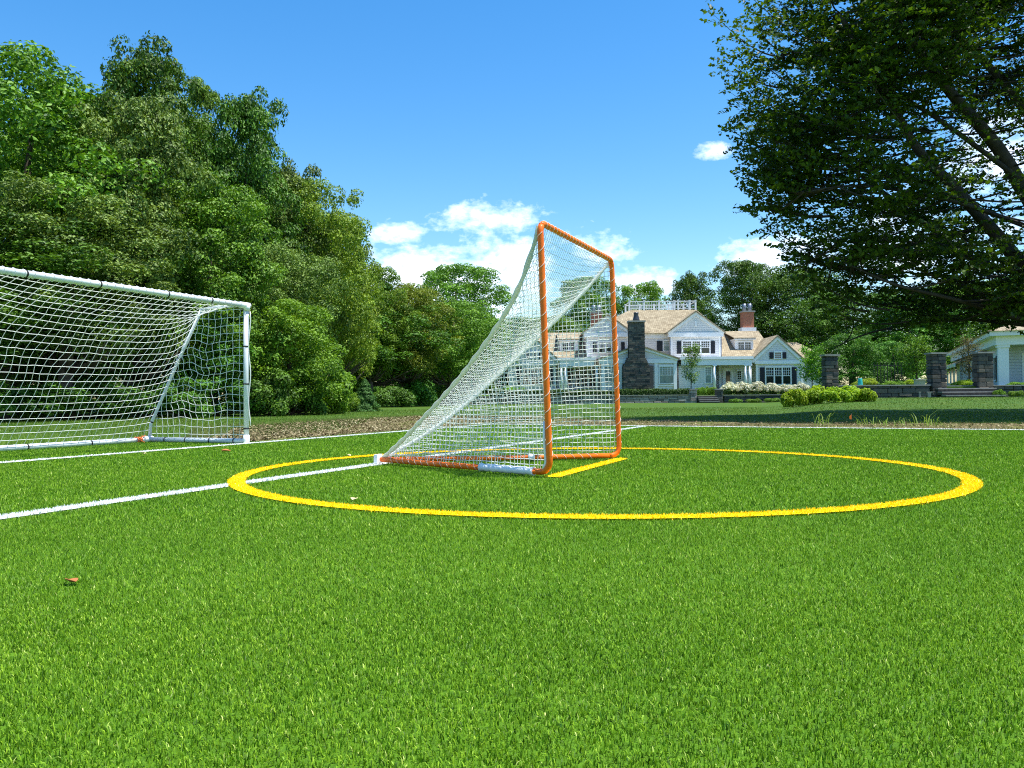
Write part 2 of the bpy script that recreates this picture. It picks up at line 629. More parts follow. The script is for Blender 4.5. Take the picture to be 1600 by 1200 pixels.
def m_glass(name, c, rough=0.06):
    m, nt, out = mat(name)
    pos = nt.new('ShaderNodeTexCoord').outputs['Object']
    n = nt.noise(pos, 0.9, 3)
    principled(nt, out, nt.ramp(n, [(0.35, tuple(x * 0.6 for x in c)), (0.65, c)]), rough, 0.7, n, 0.05, 0.01)
    return m


M['glass'] = m_glass('glass', (0.018, 0.024, 0.024))
M['glass_reflection'] = m_glass('glass_painted_reflection', (0.24, 0.34, 0.30), 0.2)  # pale green reflection is put into the pane colour

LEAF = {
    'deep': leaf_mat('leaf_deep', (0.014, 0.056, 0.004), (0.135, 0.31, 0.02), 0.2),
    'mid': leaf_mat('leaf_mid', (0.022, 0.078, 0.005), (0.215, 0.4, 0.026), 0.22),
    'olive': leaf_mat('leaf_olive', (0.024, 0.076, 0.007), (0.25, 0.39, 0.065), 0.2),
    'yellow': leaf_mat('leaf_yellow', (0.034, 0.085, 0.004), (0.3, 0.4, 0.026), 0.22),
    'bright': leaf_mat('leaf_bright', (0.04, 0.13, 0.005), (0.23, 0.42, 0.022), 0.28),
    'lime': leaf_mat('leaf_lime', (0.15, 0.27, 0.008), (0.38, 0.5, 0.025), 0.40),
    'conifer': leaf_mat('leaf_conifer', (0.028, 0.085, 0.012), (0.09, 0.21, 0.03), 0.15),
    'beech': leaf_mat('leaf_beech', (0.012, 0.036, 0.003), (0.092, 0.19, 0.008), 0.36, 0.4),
    'hedge': leaf_mat('leaf_hedge', (0.025, 0.075, 0.012), (0.075, 0.17, 0.022), 0.25),
    'bloom': leaf_mat('petal', (0.62, 0.62, 0.42), (0.85, 0.84, 0.72), 0.25),
    'bronze': leaf_mat('leaf_bronze', (0.07, 0.075, 0.02), (0.19, 0.17, 0.05), 0.3),
}

# ------------------------------------------------------------------ the field frame
TH = 0.3996
U = np.array([math.sin(TH), math.cos(TH)])        # along the end line, away from the camera
N = np.array([math.cos(TH), -math.sin(TH)])       # into the field
L1, L2 = -4.0135, -7.5569
CREASE_C, CREASE_R = np.array([0.6224, 6.7743]), 2.77
TL_A, TL_D = np.array([2.1617, 16.8789]), np.array([0.8767, -0.4811])
TL_N = np.array([0.4811, 0.8767])                 # out of the field
LINE_W = 0.115


def fld(n, t):
    return N * n + U * t


# corner of end line and side line
_A = np.array([[U[0], -TL_D[0]], [U[1], -TL_D[1]]])
_s = np.linalg.solve(_A, TL_A - N * L2)
CORNER = fld(L2, _s[0])
T_CORNER = _s[0]
SB = np.array([-3.5464, 11.1646])                 # soccer goal: foot of the right post
T_POST = SB @ U
N_POST = SB @ N

# ------------------------------------------------------------------ terrain
def lawn_z(x, y):
    z = -0.05 + 0.05 * smoothstep(15, 24, np.hypot(x * 0.7, y))
    z = z + 0.42 * smoothstep(0.30, 0.39, x / np.maximum(y, 1.0)) * smoothstep(17, 42, y)
    far = np.hypot(x, y)
    z = z + 0.03 * np.sin(x * 0.31 + 1.3) * np.sin(y * 0.23) * smoothstep(20, 30, far)
    return z


def make_lawn():
    gx = np.concatenate([[-1500, -700, -350, -180, -110, -75], np.arange(-55, 70.1, 1.0), [85, 110, 180, 350, 700, 1500]])
    gy = np.concatenate([[-1200, -500, -200, -80, -40], np.arange(-20, 100.1, 1.0), [115, 140, 190, 300, 600, 1200, 2000]])
    X, Y = np.meshgrid(gx, gy, indexing='ij')
    Z = lawn_z(X, Y)
    V = np.stack([X.ravel(), Y.ravel(), Z.ravel()], 1)
    ny = len(gy)
    i, j = np.meshgrid(np.arange(len(gx) - 1), np.arange(ny - 1), indexing='ij')
    a = (i * ny + j).ravel()
    Fq = np.stack([a, a + ny, a + ny + 1, a + 1], 1)
    o = link('lawn', np_mesh('lawn', V, Fq, smooth=True), M['lawn'])
    tag(o, 'mown green lawn around the turf pitch reaching to the houses and trees', kind='structure')


make_lawn()


def poly_sheet(name, pts, z, m, label):
    mb = MB()
    mb.add([(p[0], p[1], z) for p in pts], [tuple(range(len(pts)))])
    o = mb.build(name, m)
    return tag(o, label, kind='structure')


TURF_Z = -0.017
field_poly = [CORNER + TL_N * 0.22 - N * 0.30, TL_A + TL_D * 45 + TL_N * 0.22, np.array([42.0, -26.0]), np.array([-30.0, -26.0]),
              fld(N_POST - 1.79, -26), fld(N_POST - 1.79, T_POST + 0.10), fld(L2 - 0.30, T_POST + 0.10)]
FIELD_EDGE = field_poly
poly_sheet('turf_field', [p for p in reversed(field_poly)], TURF_Z, M['turf_base'], 'green artificial turf pitch under the goals')

rng = np.random.default_rng(7)


def ring_dist(P):
    return np.abs(np.hypot(P[:, 0] - CREASE_C[0], P[:, 1] - CREASE_C[1]) - (CREASE_R - LINE_W / 2))


# lacrosse goal anchor points (ground)
G_NB = np.array([0.2752, 6.1572])
G_FB = G_NB + 1.88 * U
G_A = np.array([-1.170, 7.49])
G_LEAN = np.array([-0.0614, -0.0403])
G_H = 1.86


def in_field(P):
    n = P @ N
    t = P @ U
    ok = ((P - TL_A) @ TL_N) < 0.2
    return ok & (((n > L2 - 0.28) & (t >= T_POST + 0.1)) | ((n > N_POST - 1.77) & (t < T_POST + 0.1)))


def blades(P, length, width, lean_mu, lean_sd, tint, z0, segs, nap=None, nap_w=0.0):
    """one tapering fibre per point; segs 1 = triangle, 2 = bent blade of three triangles"""
    n = len(P)
    azm = rng.uniform(0, 2 * PI, n)
    dirx, diry = np.cos(azm), np.sin(azm)
    if nap is not None:
        dirx = dirx + nap[0] * nap_w
        diry = diry + nap[1] * nap_w
        l = np.hypot(dirx, diry) + 1e-6
        dirx, diry = dirx / l, diry / l
    lean = np.clip(rng.normal(lean_mu, lean_sd, n), 0.02, 1.35)
    wa = rng.uniform(0, PI, n)
    wx, wy = np.cos(wa) * width / 2, np.sin(wa) * width / 2
    if segs == 1:
        V = np.zeros((n, 3, 3))
        V[:, 0] = np.stack([P[:, 0] - wx, P[:, 1] - wy, np.full(n, 0) + z0], 1)
        V[:, 1] = np.stack([P[:, 0] + wx, P[:, 1] + wy, np.full(n, 0) + z0], 1)
        h = np.sin(lean) * length
        V[:, 2] = np.stack([P[:, 0] + dirx * h, P[:, 1] + diry * h, z0 + np.cos(lean) * length], 1)
        F = np.arange(n * 3).reshape(n, 3)
        return V.reshape(-1, 3), [F], tint
    V = np.zeros((n, 5, 3))
    V[:, 0] = np.stack([P[:, 0] - wx, P[:, 1] - wy, np.full(n, 0) + z0], 1)
    V[:, 1] = np.stack([P[:, 0] + wx, P[:, 1] + wy, np.full(n, 0) + z0], 1)
    l1 = lean * 0.55
    l2 = np.clip(lean * 1.5, 0, 1.6)
    h1, v1 = np.sin(l1) * length * 0.55, np.cos(l1) * length * 0.55
    mx, my, mz = P[:, 0] + dirx * h1, P[:, 1] + diry * h1, z0 + v1
    V[:, 2] = np.stack([mx + wx * 0.9, my + wy * 0.9, mz], 1)
    V[:, 3] = np.stack([mx - wx * 0.9, my - wy * 0.9, mz], 1)
    h2, v2 = np.sin(l2) * length * 0.45, np.cos(l2) * length * 0.45
    V[:, 4] = np.stack([mx + dirx * h2, my + diry * h2, mz + v2], 1)
    b = np.arange(n)[:, None] * 5
    Q = b + np.array([[0, 1, 2, 3]])
    T = b + np.array([[3, 2, 4]])
    return V.reshape(-1, 3), [Q, T], np.concatenate([tint, tint])


def join_np(parts):
    Vs, Q, T, tq, tt = [], [], [], [], []
    off = 0
    for V, Fs, tint in parts:
        k = 0
        for f in Fs:
            tv = tint[k:k + len(f)]
            k += len(f)
            if f.shape[1] == 4:
                Q.append(f + off); tq.append(tv)
            else:
                T.append(f + off); tt.append(tv)
        off += len(V)
        Vs.append(V)
    F, tn = [], []
    if Q: F.append(np.concatenate(Q)); tn += tq
    if T: F.append(np.concatenate(T)); tn += tt
    return np.concatenate(Vs), F, np.concatenate(tn)


def sample_view(d0, d1, dens, margin):
    """random ground points between two distances, over a wedge wider than the view"""
    k = 0.62
    area = k * (d1 ** 2 - d0 ** 2) + 2 * margin * (d1 - d0)
    n = int(area * dens)
    w1 = 2 * (k * d1 + margin)
    d = rng.uniform(d0, d1, int(n * 2.2))
    x = rng.uniform(-w1 / 2, w1 / 2, len(d))
    keep = np.abs(x) < (k * d + margin)
    P = np.stack([x[keep], d[keep]], 1)
    return P[:n]


def make_turf():
    parts = []
    near_goal = np.array([0.0, 0.0])
    for d0, d1, dens, wd, ln, segs in ((1.2, 2.4, 39000, 0.0022, 0.0135, 2), (2.4, 4.2, 22000, 0.0032, 0.0160, 1),
                                       (4.2, 7.5, 8200, 0.0056, 0.0200, 1), (7.5, 12, 3200, 0.0092, 0.021, 1), (12, 19.5, 1150, 0.015, 0.022, 1)):
        P = sample_view(d0 * 0.82 if d0 > 2 else d0, d1 * 1.18 if d1 < 19 else d1, dens, 0.9)
        wgt = np.ones(len(P))
        if d0 > 2: wgt *= smoothstep(d0 * 0.82, d0 * 1.18, P[:, 1])
        if d1 < 19: wgt *= 1 - smoothstep(d1 * 0.82, d1 * 1.18, P[:, 1])
        P = P[rng.random(len(P)) < wgt]
        lim = LINE_W / 2
        ok = in_field(P) & (ring_dist(P) > lim)
        n, t = P @ N, P @ U
        ok &= np.abs(n - L1) > lim
        ok &= np.abs(n - L2) > lim
        ok &= np.abs((P - TL_A) @ TL_N) > lim
        gn, gt = (P - G_NB) @ N, (P - G_NB) @ U
        ok &= ~((np.abs(gn - 0.02) < lim) & (gt > -0.02) & (gt < 1.9))
        P = P[ok]
        tint = np.clip(rng.beta(1.5, 1.8, len(P)) + (rng.random(len(P)) < 0.012) * 0.6, 0, 1)
        L = ln * rng.uniform(0.70, 1.12, len(P))
        W = wd * rng.uniform(0.7, 1.25, len(P))
        parts.append(blades(P, L, W, 0.56 if d0 < 4 else (0.50 if d0 < 7 else 0.40), 0.32, tint, TURF_Z, segs, (-0.5, -0.85), 0.35))
    V, F, tn = join_np(parts)
    o = link('turf_grass', np_mesh('turf_grass', V, F, tn), M['turf_blade'])
    tag(o, 'short upright green plastic turf fibres covering the pitch', kind='stuff')


make_turf()


def strip_mesh(center_pts, w, z):
    """flat ribbon along a polyline"""
    c = np.asarray(center_pts)
    d = np.gradient(c, axis=0)
    d /= np.linalg.norm(d, axis=1)[:, None]
    s = np.stack([-d[:, 1], d[:, 0]], 1) * w / 2
    n = len(c)
    V = np.concatenate([np.c_[c + s, np.full(n, z)], np.c_[c - s, np.full(n, z)]])
    i = np.arange(n - 1)
    F = np.stack([n + i, n + i + 1, i + 1, i], 1)
    return V, F


def painted_line(name, pts, w, base_m, blade_m, label, dens, under=False):
    o = link(name, np_mesh(name, *strip_mesh(pts, w, TURF_Z + (0.006 if under else 0.010))), base_m)
    tag(o, label, kind='structure')
    c = np.asarray(pts)
    seg = np.linalg.norm(np.diff(c, axis=0), axis=1)
    cum = np.concatenate([[0], np.cumsum(seg)])
    parts = []
    dist_mid = np.linalg.norm((c[:-1] + c[1:]) / 2, axis=1)
    # fibre density falls with distance
    wgt = seg * w * dens * np.clip(5.0 / np.maximum(dist_mid, 2.5), 0.18, 2.0)
    cnt = np.maximum(wgt, 0)
    n = int(cnt.sum())
    idx = rng.choice(len(seg), n, p=cnt / cnt.sum())
    f = rng.random(n)
    p = c[idx] + (c[idx + 1] - c[idx]) * f[:, None]
    d = (c[idx + 1] - c[idx]) / seg[idx][:, None]
    s = np.stack([-d[:, 1], d[:, 0]], 1)
    edge = rng.normal(0, 0.004, n)
    p = p + s * (rng.uniform(-0.5, 0.5, n) * w + edge)[:, None]
    if under:
        p = p[ring_dist(p) > LINE_W / 2]
        n = len(p)
    dd = np.linalg.norm(p, axis=1)
    W = np.clip(0.0011 * dd, 0.004, 0.018) * rng.uniform(0.8, 1.3, n)
    L = 0.0225 * rng.uniform(0.85, 1.1, n)
    L = np.where(rng.random(n) < 0.02, L * 1.3, L)
    V, F, tn = blades(p, L, W, 0.42, 0.22, rng.random(n), TURF_Z, 2)
    b = link('fibres', np_mesh(name + '_fibres', V, F, tn), blade_m, o)
    tag(b, kind='stuff')
    return o


ang = np.linspace(0, 2 * PI, 161)
ring = CREASE_C + (CREASE_R - LINE_W / 2) * np.stack([np.cos(ang), np.sin(ang)], 1)
painted_line('crease_line', ring, LINE_W, M['yellow_base'], M['yellow_blade'], 'yellow painted crease circle around the lacrosse goal', 14000)
painted_line('goal_line', np.array([G_NB + N * 0.02 + U * t for t in np.linspace(-0.02, 1.90, 16)]), LINE_W, M['yellow_base'], M['yellow_blade'],
             'short straight yellow line between the two orange posts', 9000)
_gap = []
tt = np.linspace(-6, 40, 231)
pl = np.array([fld(L1, t) for t in tt])
ins = ((pl - TL_A) @ TL_N) < 0.0
painted_line('box_line', pl[ins], 0.10, M['white_base'], M['white_blade'], 'white painted line running under the back of the lacrosse goal', 14000, True)
tt = np.linspace(-6, T_CORNER, 161)
painted_line('end_line', np.array([fld(L2, t) for t in tt]), 0.10, M['white_base'], M['white_blade'], 'white end line along the front of the soccer goal', 9500)
ss = np.linspace(((CORNER - TL_A) @ TL_D), 34, 181)
painted_line('side_line', np.array([TL_A + TL_D * s for s in ss]), 0.11, M['white_base'], M['white_blade'], 'white side line along the far right edge of the turf', 9500)


# ------------------------------------------------------------------ bare ground beside the turf
def dirt_strip(name, inner, outer, label, seed):
    r = np.random.default_rng(seed)
    inner, outer = np.asarray(inner), np.asarray(outer)
    n, k = len(inner), 9
    V = []
    for i in range(n):
        o = outer[i] + (outer[i] - inner[i]) / np.linalg.norm(outer[i] - inner[i]) * r.normal(0, 0.35)
        for j in range(k):
            p = inner[i] + (o - inner[i]) * (j / (k - 1))
            zz = max(float(lawn_z(p[0], p[1])), -0.045) + 0.018 + (r.uniform(0, 0.035) if 0 < j < k - 1 else (-0.012 if j else 0.0))
            V.append((p[0], p[1], zz))
    a = np.array([i * k + j for i in range(n - 1) for j in range(k - 1)])
    F = np.stack([a, a + k, a + k + 1, a + 1], 1)
    o = link(name, np_mesh(name, np.array(V), F, smooth=True), M['dirt'])
    return tag(o, label, kind='structure')


t_in = np.linspace(T_POST + 0.15, T_CORNER + 0.3, 40)
dirt_strip('dirt_bank', [fld(L2 - 0.30, t) for t in t_in],
           [fld(L2 - 0.3 - 0.8 - 3.2 * float(smoothstep(T_POST, T_POST + 6, t)), t + 2.0 + 0.5 * (t - T_POST)) for t in t_in],
           'brown bare earth with dry litter behind the white end line', 3)
s_in = np.linspace(-2.9, 26, 50)
dirt_strip('dirt_verge', [TL_A + TL_D * s + TL_N * 0.22 for s in s_in], [TL_A + TL_D * s + TL_N * (2.6 + 2.2 * math.exp(-(s + 2.9) / 3)) for s in s_in],
           'weedy earth verge beyond the far white side line', 4)


def litter():
    # chips of mulch and dead leaves lying on the bare earth
    P = []
    for _ in range(16000):
        t = rng.uniform(T_POST + 0.2, T_CORNER + 5)
        n = L2 - 0.4 - rng.random() ** 1.2 * (0.9 + 3.4 * float(smoothstep(T_POST, T_POST + 6, t)))
        P.append(fld(n, t))
    for _ in range(4500):
        s = rng.uniform(-3, 14)
        P.append(TL_A + TL_D * s + TL_N * (0.3 + 2.6 * rng.random()))
    P = np.array(P)
    P = P[~in_field(P)]
    n = len(P)
    z = np.maximum(lawn_z(P[:, 0], P[:, 1]), -0.045) + 0.03 + rng.uniform(0, 0.035, n)
    a = rng.uniform(0, 2 * PI, n)
    s = rng.uniform(0.012, 0.038, n)
    up = rng.uniform(-0.6, 0.6, n)
    dx, dy = np.cos(a) * s, np.sin(a) * s
    V = np.zeros((n, 4, 3))
    V[:, 0] = np.stack([P[:, 0] - dx, P[:, 1] - dy, z - up * s], 1)
    V[:, 1] = np.stack([P[:, 0] + dy * 0.45, P[:, 1] - dx * 0.45, z + s * .25], 1)
    V[:, 2] = np.stack([P[:, 0] + dx, P[:, 1] + dy, z + up * s], 1)
    V[:, 3] = np.stack([P[:, 0] - dy * 0.45, P[:, 1] + dx * 0.45, z + s * .1], 1)
    F = np.arange(n * 4).reshape(n, 4)
    m, nt, out = mat('litter')
    t = nt.new('ShaderNodeAttribute', attribute_name='tint').outputs['Fac']
    principled(nt, out, nt.ramp(t, [(0, (0.075, 0.054, 0.03)), (0.5, (0.19, 0.15, 0.075)), (0.88, (0.33, 0.285, 0.15)), (1, (0.50, 0.44, 0.28))]), 0.9, 0.15)
    o = link('leaf_litter', np_mesh('leaf_litter', V.reshape(-1, 3), F, rng.random(n)), m)
    tag(o, 'dry brown leaf litter scattered on the bare earth', kind='stuff')


litter()


def wild_grass():
    parts = []
    # dry thin grass on the bare strips
    P = []
    for _ in range(22000):
        t = rng.uniform(T_POST + 0.2, T_CORNER + 7)
        P.append(fld(L2 - 0.35 - rng.random() * (1.6 + 4 * float(smoothstep(T_POST, T_POST + 6, t))), t))
    for _ in range(34000):
        s = rng.uniform(-3.2, 22)
        P.append(TL_A + TL_D * s + TL_N * (0.25 + 3.2 * rng.random() ** 1.4))
    P = np.array(P)
    P = P[~in_field(P)]
    z = np.maximum(lawn_z(P[:, 0], P[:, 1]), -0.045) + 0.01
    V, F, tn = blades(P, rng.uniform(0.04, 0.10, len(P)), rng.uniform(0.006, 0.012, len(P)), 0.7, 0.3, rng.random(len(P)), z, 1)
    o = link('dry_grass', np_mesh('dry_grass', V, F, tn), M['dry_blade'])
    tag(o, 'thin dry yellowish grass growing on the bare earth strips', kind='stuff')
    # lawn grass
    P = np.concatenate([sample_view(14, 24, 260, 3), sample_view(24, 42, 70, 2)])
    ok = ~in_field(P) & (P[:, 0] > -14 - 0 * P[:, 1])
    nn = P @ N
    near_dirt = (((P - TL_A) @ TL_N) < 2.4) & (((P - TL_A) @ TL_N) > 0) & (nn > L2)
    near_dirt |= (nn > L2 - 3.6) & (nn < L2) & ((P @ U) > T_POST + 1) & ((P @ U) < T_CORNER + 4)
    ok &= ~(near_dirt & (rng.random(len(P)) < 0.8))
    ok &= ~((P[:, 1] > 41.5) & (P[:, 0] > 14.5))
    P = P[ok]
    d = np.linalg.norm(P, axis=1)
    z = lawn_z(P[:, 0], P[:, 1]) - 0.005
    V, F, tn = blades(P, rng.uniform(0.03, 0.065, len(P)), np.clip(0.0008 * d, 0.012, 0.03) * rng.uniform(.6, 1.2, len(P)), 0.7, 0.3, rng.random(len(P)), z, 1)
    o = link('lawn_grass', np_mesh('lawn_grass', V, F, tn), M['lawn_blade'])
    tag(o, 'mown green grass blades of the lawn', kind='stuff')
    # long bright grass behind the soccer goal
    P = np.array([fld(N_POST - 1.92 - 2.2 * rng.random() ** 1.3, rng.uniform(2.5, T_POST - 0.2)) for _ in range(14000)])
    z = np.maximum(lawn_z(P[:, 0], P[:, 1]), -0.05)
    V, F, tn = blades(P, rng.uniform(0.07, 0.19, len(P)), rng.uniform(0.007, 0.014, len(P)), 0.45, 0.25, rng.random(len(P)), z, 1)
    o = link('rough_grass', np_mesh('rough_grass', V, F, tn), M['weed_blade'])
    tag(o, 'rough bright green grass behind the soccer goal', kind='stuff')


wild_grass()


# ------------------------------------------------------------------ leaves and trees
def leaf_faces(C, Nrm, size, r, ratio=0.55, fold=0.18):
    """one folded rhombic leaf (two triangles) at each point C facing along Nrm"""
    n = len(C)
    rnd = r.normal(size=(n, 3))
    Nrm = Nrm / (np.linalg.norm(Nrm, axis=1)[:, None] + 1e-9)
    a = np.cross(Nrm, rnd)
    a /= np.linalg.norm(a, axis=1)[:, None] + 1e-9
    b = np.cross(Nrm, a)
    s = size[:, None]
    V = np.zeros((n, 4, 3))
    V[:, 0] = C - a * s * 0.5
    V[:, 1] = C + b * s * ratio * 0.5 + Nrm * s * fold
    V[:, 2] = C + a * s * 0.5
    V[:, 3] = C - b * s * ratio * 0.5 + Nrm * s * fold
    base = np.arange(n)[:, None] * 4
    F = np.concatenate([base + np.array([[0, 1, 2]]), base + np.array([[0, 2, 3]])])
    return V.reshape(-1, 3), F


def crown_np(seed, clumps, nleaf, leaf, out_bias=1.0, up=0.30, flat=0.78, fill=0.14, ratio=0.6):
    """clumps: array of (x,y,z,r). leaves sit on the clump shells, some inside"""
    r = np.random.default_rng(seed)
    cl = np.asarray(clumps)
    w = cl[:, 3] ** 2
    idx = r.choice(len(cl), nleaf, p=w / w.sum())
    d = r.normal(size=(nleaf, 3))
    d /= np.linalg.norm(d, axis=1)[:, None]
    d[:, 2] = np.where(r.random(nleaf) < 0.55, np.abs(d[:, 2]), d[:, 2])
    rad = np.where(r.random(nleaf) < fill, r.random(nleaf) ** 0.5, r.normal(0.97, 0.10, nleaf))
    C = cl[idx, :3] + d * (cl[idx, 3] * rad)[:, None] * np.array([1, 1, flat])
    nrm = d * out_bias + r.normal(size=(nleaf, 3)) * 0.5 + np.array([0, 0, up])
    size = leaf * r.uniform(0.42, 1.4, nleaf)
    V, F = leaf_faces(C, nrm, size, r, ratio)
    ct = np.random.default_rng(seed + 5).uniform(-0.18, 0.18, len(cl))
    t = np.clip(r.beta(2, 2, nleaf) + ct[idx], 0, 1)
    return V, F, np.concatenate([t, t])


def tree_variant(seed, H, R, base, shape, nleaf, leaf, nclump=70):
    """deciduous crown of height H, radius R, starting at height base; returns crown mesh and trunk mesh"""
    r = np.random.default_rng(seed)
    cl = []
    # boughs first, then leaf clumps gathered round each bough's upper outer side
    nb = max(24, nclump // 5)
    for k in range(nb):
        f = (k + r.random()) / nb
        z = base + (H - base) * f
        if shape == 'round': rr = max(0.10, 1 - abs(2 * f - 1) ** 2.6) ** 0.5
        elif shape == 'tall': rr = max(0.12, math.sin(PI * min(1, f ** 0.75))) ** 0.55
        elif shape == 'wide': rr = max(0.12, 1 - abs(1.55 * f - 0.6) ** 2.4) ** 0.5
        else: rr = max(0.10, 1 - f ** 2.4) ** 0.5 * (0.85 + 0.15 * f)
        a = k * 2.39996 + r.normal(0, 0.4)
        bl = R * r.uniform(0.26, 0.44) * (1 - 0.25 * max(0, f - 0.6))
        rad = max(0.0, R * rr * r.uniform(0.74, 1.10) - bl * 0.55) if r.random() < 0.85 else R * rr * 0.3
        bc = np.array([math.cos(a) * rad, math.sin(a) * rad, min(z, H - bl * 0.75)])
        for _ in range(max(5, nclump // nb)):
            d = r.normal(size=3)
            d[2] = abs(d[2]) * 0.9 - 0.25
            d /= np.linalg.norm(d) + 1e-6
            d[:2] += np.array([math.cos(a), math.sin(a)]) * 0.35
            rc = bl * r.uniform(0.30, 0.52)
            c = bc + d * bl * r.uniform(0.55, 0.95) * np.array([1, 1, 0.72])
            cl.append((c[0], c[1], min(max(c[2], base * 0.6), H - rc * 0.5), rc))
    for k in range(0, nb, 2):
        f = (k + 0.5) / nb
        a = k * 1.9
        cl.append((math.cos(a) * R * 0.38, math.sin(a) * R * 0.38, base + (H - base) * f * 0.86, R * 0.26))
    # leader clump at the top so the outline is uneven
    cl.append((r.normal(0, R * 0.12), r.normal(0, R * 0.12), H - R * 0.16, R * 0.2))
    V, F, t = crown_np(seed, cl, nleaf, leaf)
    me = np_mesh('crown', V, F, t)
    mb = MB()
    tr = 0.028 * H
    pts, rad = [], []
    bx, by = r.normal(0, 0.25), r.normal(0, 0.25)
    for k in range(7):
        f = k / 6
        pts.append((bx * f * f + 0.1 * math.sin(3 * f + seed), by * f * f, H * 0.86 * f - 0.15))
        rad.append(tr * (1.25 if k == 0 else 1) * (1 - 0.86 * f))
    mb.tube(pts, rad, 8)
    for c in cl[:16]:
        z0 = max(base * 0.7, c[2] - R * r.uniform(0.5, 0.9))
        f = min(0.85, z0 / (H * 0.86))
        p0 = Vector((bx * f * f, by * f * f, z0))
        p2 = Vector(c[:3])
        p1 = (p0 + p2) / 2 + Vector((0, 0, -0.12 * (p2 - p0).length))
        mb.tube([p0, p1, p2], [tr * 0.42 * (1 - f * 0.6), tr * 0.26, tr * 0.08], 5)
    return me, mb.mesh('trunk')


VAR = {}
VAR['round'] = tree_variant(11, 14, 4.4, 3.6, 'round', 54000, 0.175, 230)
VAR['tall'] = tree_variant(12, 16, 3.5, 2.0, 'tall', 54000, 0.175, 230)
VAR['wide'] = tree_variant(13, 12, 4.8, 3.4, 'wide', 54000, 0.175, 230)
VAR['cone'] = tree_variant(14, 13, 4.2, 2.2, 'dome', 54000, 0.175, 230)
VAR['low'] = tree_variant(15, 7, 3.2, 0.3, 'dome', 34000, 0.14, 190)
VAR['old'] = tree_variant(16, 15, 4.6, 4.2, 'round', 52000, 0.175, 210)
DIM = {'round': (14, 4.4), 'tall': (16, 3.5), 'wide': (12, 4.8), 'cone': (13, 4.2), 'low': (7, 3.2), 'old': (15, 4.6)}


def tree(name, kind, leaf, px, py_top, d, rad_px, rot, label, group, cat='tree', base_z=None):
    """tree standing d metres ahead at pixel column px, its top at pixel row py_top"""
    top = at(px, py_top, d)
    x, y = top.x, top.y
    gz = float(lawn_z(x, y)) if base_z is None else base_z
    H, R = DIM[kind]
    sz = (top.z - gz) / H
    sr = rad_px / F_PX * d / R
    o = empty(name, (x, y, gz), rot)
    tag(o, label, cat, group)
    c = link('crown', VAR[kind][0], LEAF[leaf], o)
    own_mat(c, LEAF[leaf])
    t = link('trunk', VAR[kind][1], M['bark'], o)
    for q in (c, t):
        q.scale = (sr, sr, sz)
    return o


GW = 'trees of the wood at the left'
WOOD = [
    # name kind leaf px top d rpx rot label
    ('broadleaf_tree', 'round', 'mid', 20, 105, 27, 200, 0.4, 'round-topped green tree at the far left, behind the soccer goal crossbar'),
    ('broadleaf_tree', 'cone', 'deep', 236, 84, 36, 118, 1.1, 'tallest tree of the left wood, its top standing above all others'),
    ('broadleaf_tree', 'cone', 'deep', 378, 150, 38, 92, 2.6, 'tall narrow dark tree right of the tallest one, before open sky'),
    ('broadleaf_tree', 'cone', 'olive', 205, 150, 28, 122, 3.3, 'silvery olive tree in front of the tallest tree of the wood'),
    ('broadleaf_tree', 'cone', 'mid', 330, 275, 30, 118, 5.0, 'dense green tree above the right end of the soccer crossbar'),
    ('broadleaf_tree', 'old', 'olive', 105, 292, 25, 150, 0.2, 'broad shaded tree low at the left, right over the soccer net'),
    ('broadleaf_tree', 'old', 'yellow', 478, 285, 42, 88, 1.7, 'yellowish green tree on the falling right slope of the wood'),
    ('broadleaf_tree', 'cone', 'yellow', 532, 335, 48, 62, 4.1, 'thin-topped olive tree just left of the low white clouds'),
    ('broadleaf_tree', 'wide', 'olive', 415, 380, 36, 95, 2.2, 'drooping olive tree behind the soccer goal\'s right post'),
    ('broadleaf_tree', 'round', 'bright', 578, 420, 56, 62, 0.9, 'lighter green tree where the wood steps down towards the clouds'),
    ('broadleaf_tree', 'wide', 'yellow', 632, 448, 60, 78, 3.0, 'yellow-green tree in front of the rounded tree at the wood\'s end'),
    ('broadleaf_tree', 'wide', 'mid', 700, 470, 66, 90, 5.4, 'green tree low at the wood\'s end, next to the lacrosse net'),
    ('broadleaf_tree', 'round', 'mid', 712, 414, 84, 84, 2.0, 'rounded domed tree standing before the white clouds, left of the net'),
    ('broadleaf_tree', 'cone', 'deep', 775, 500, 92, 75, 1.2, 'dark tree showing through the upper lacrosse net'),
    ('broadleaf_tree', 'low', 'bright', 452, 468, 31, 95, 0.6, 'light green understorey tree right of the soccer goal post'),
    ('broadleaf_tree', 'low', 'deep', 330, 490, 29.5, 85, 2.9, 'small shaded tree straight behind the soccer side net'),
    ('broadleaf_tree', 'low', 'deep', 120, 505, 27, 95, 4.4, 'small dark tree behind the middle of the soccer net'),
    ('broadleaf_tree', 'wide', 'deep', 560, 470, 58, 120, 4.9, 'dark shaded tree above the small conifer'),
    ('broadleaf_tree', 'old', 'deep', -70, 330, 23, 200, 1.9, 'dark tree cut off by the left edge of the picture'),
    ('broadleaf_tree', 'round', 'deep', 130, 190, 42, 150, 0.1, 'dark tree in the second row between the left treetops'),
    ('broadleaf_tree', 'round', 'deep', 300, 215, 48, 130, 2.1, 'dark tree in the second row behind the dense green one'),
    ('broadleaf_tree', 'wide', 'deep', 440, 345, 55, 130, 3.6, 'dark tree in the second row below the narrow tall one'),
    ('broadleaf_tree', 'wide', 'deep', 650, 500, 80, 120, 0.4, 'dark shaded tree deep in the gap at the wood\'s end'),
]
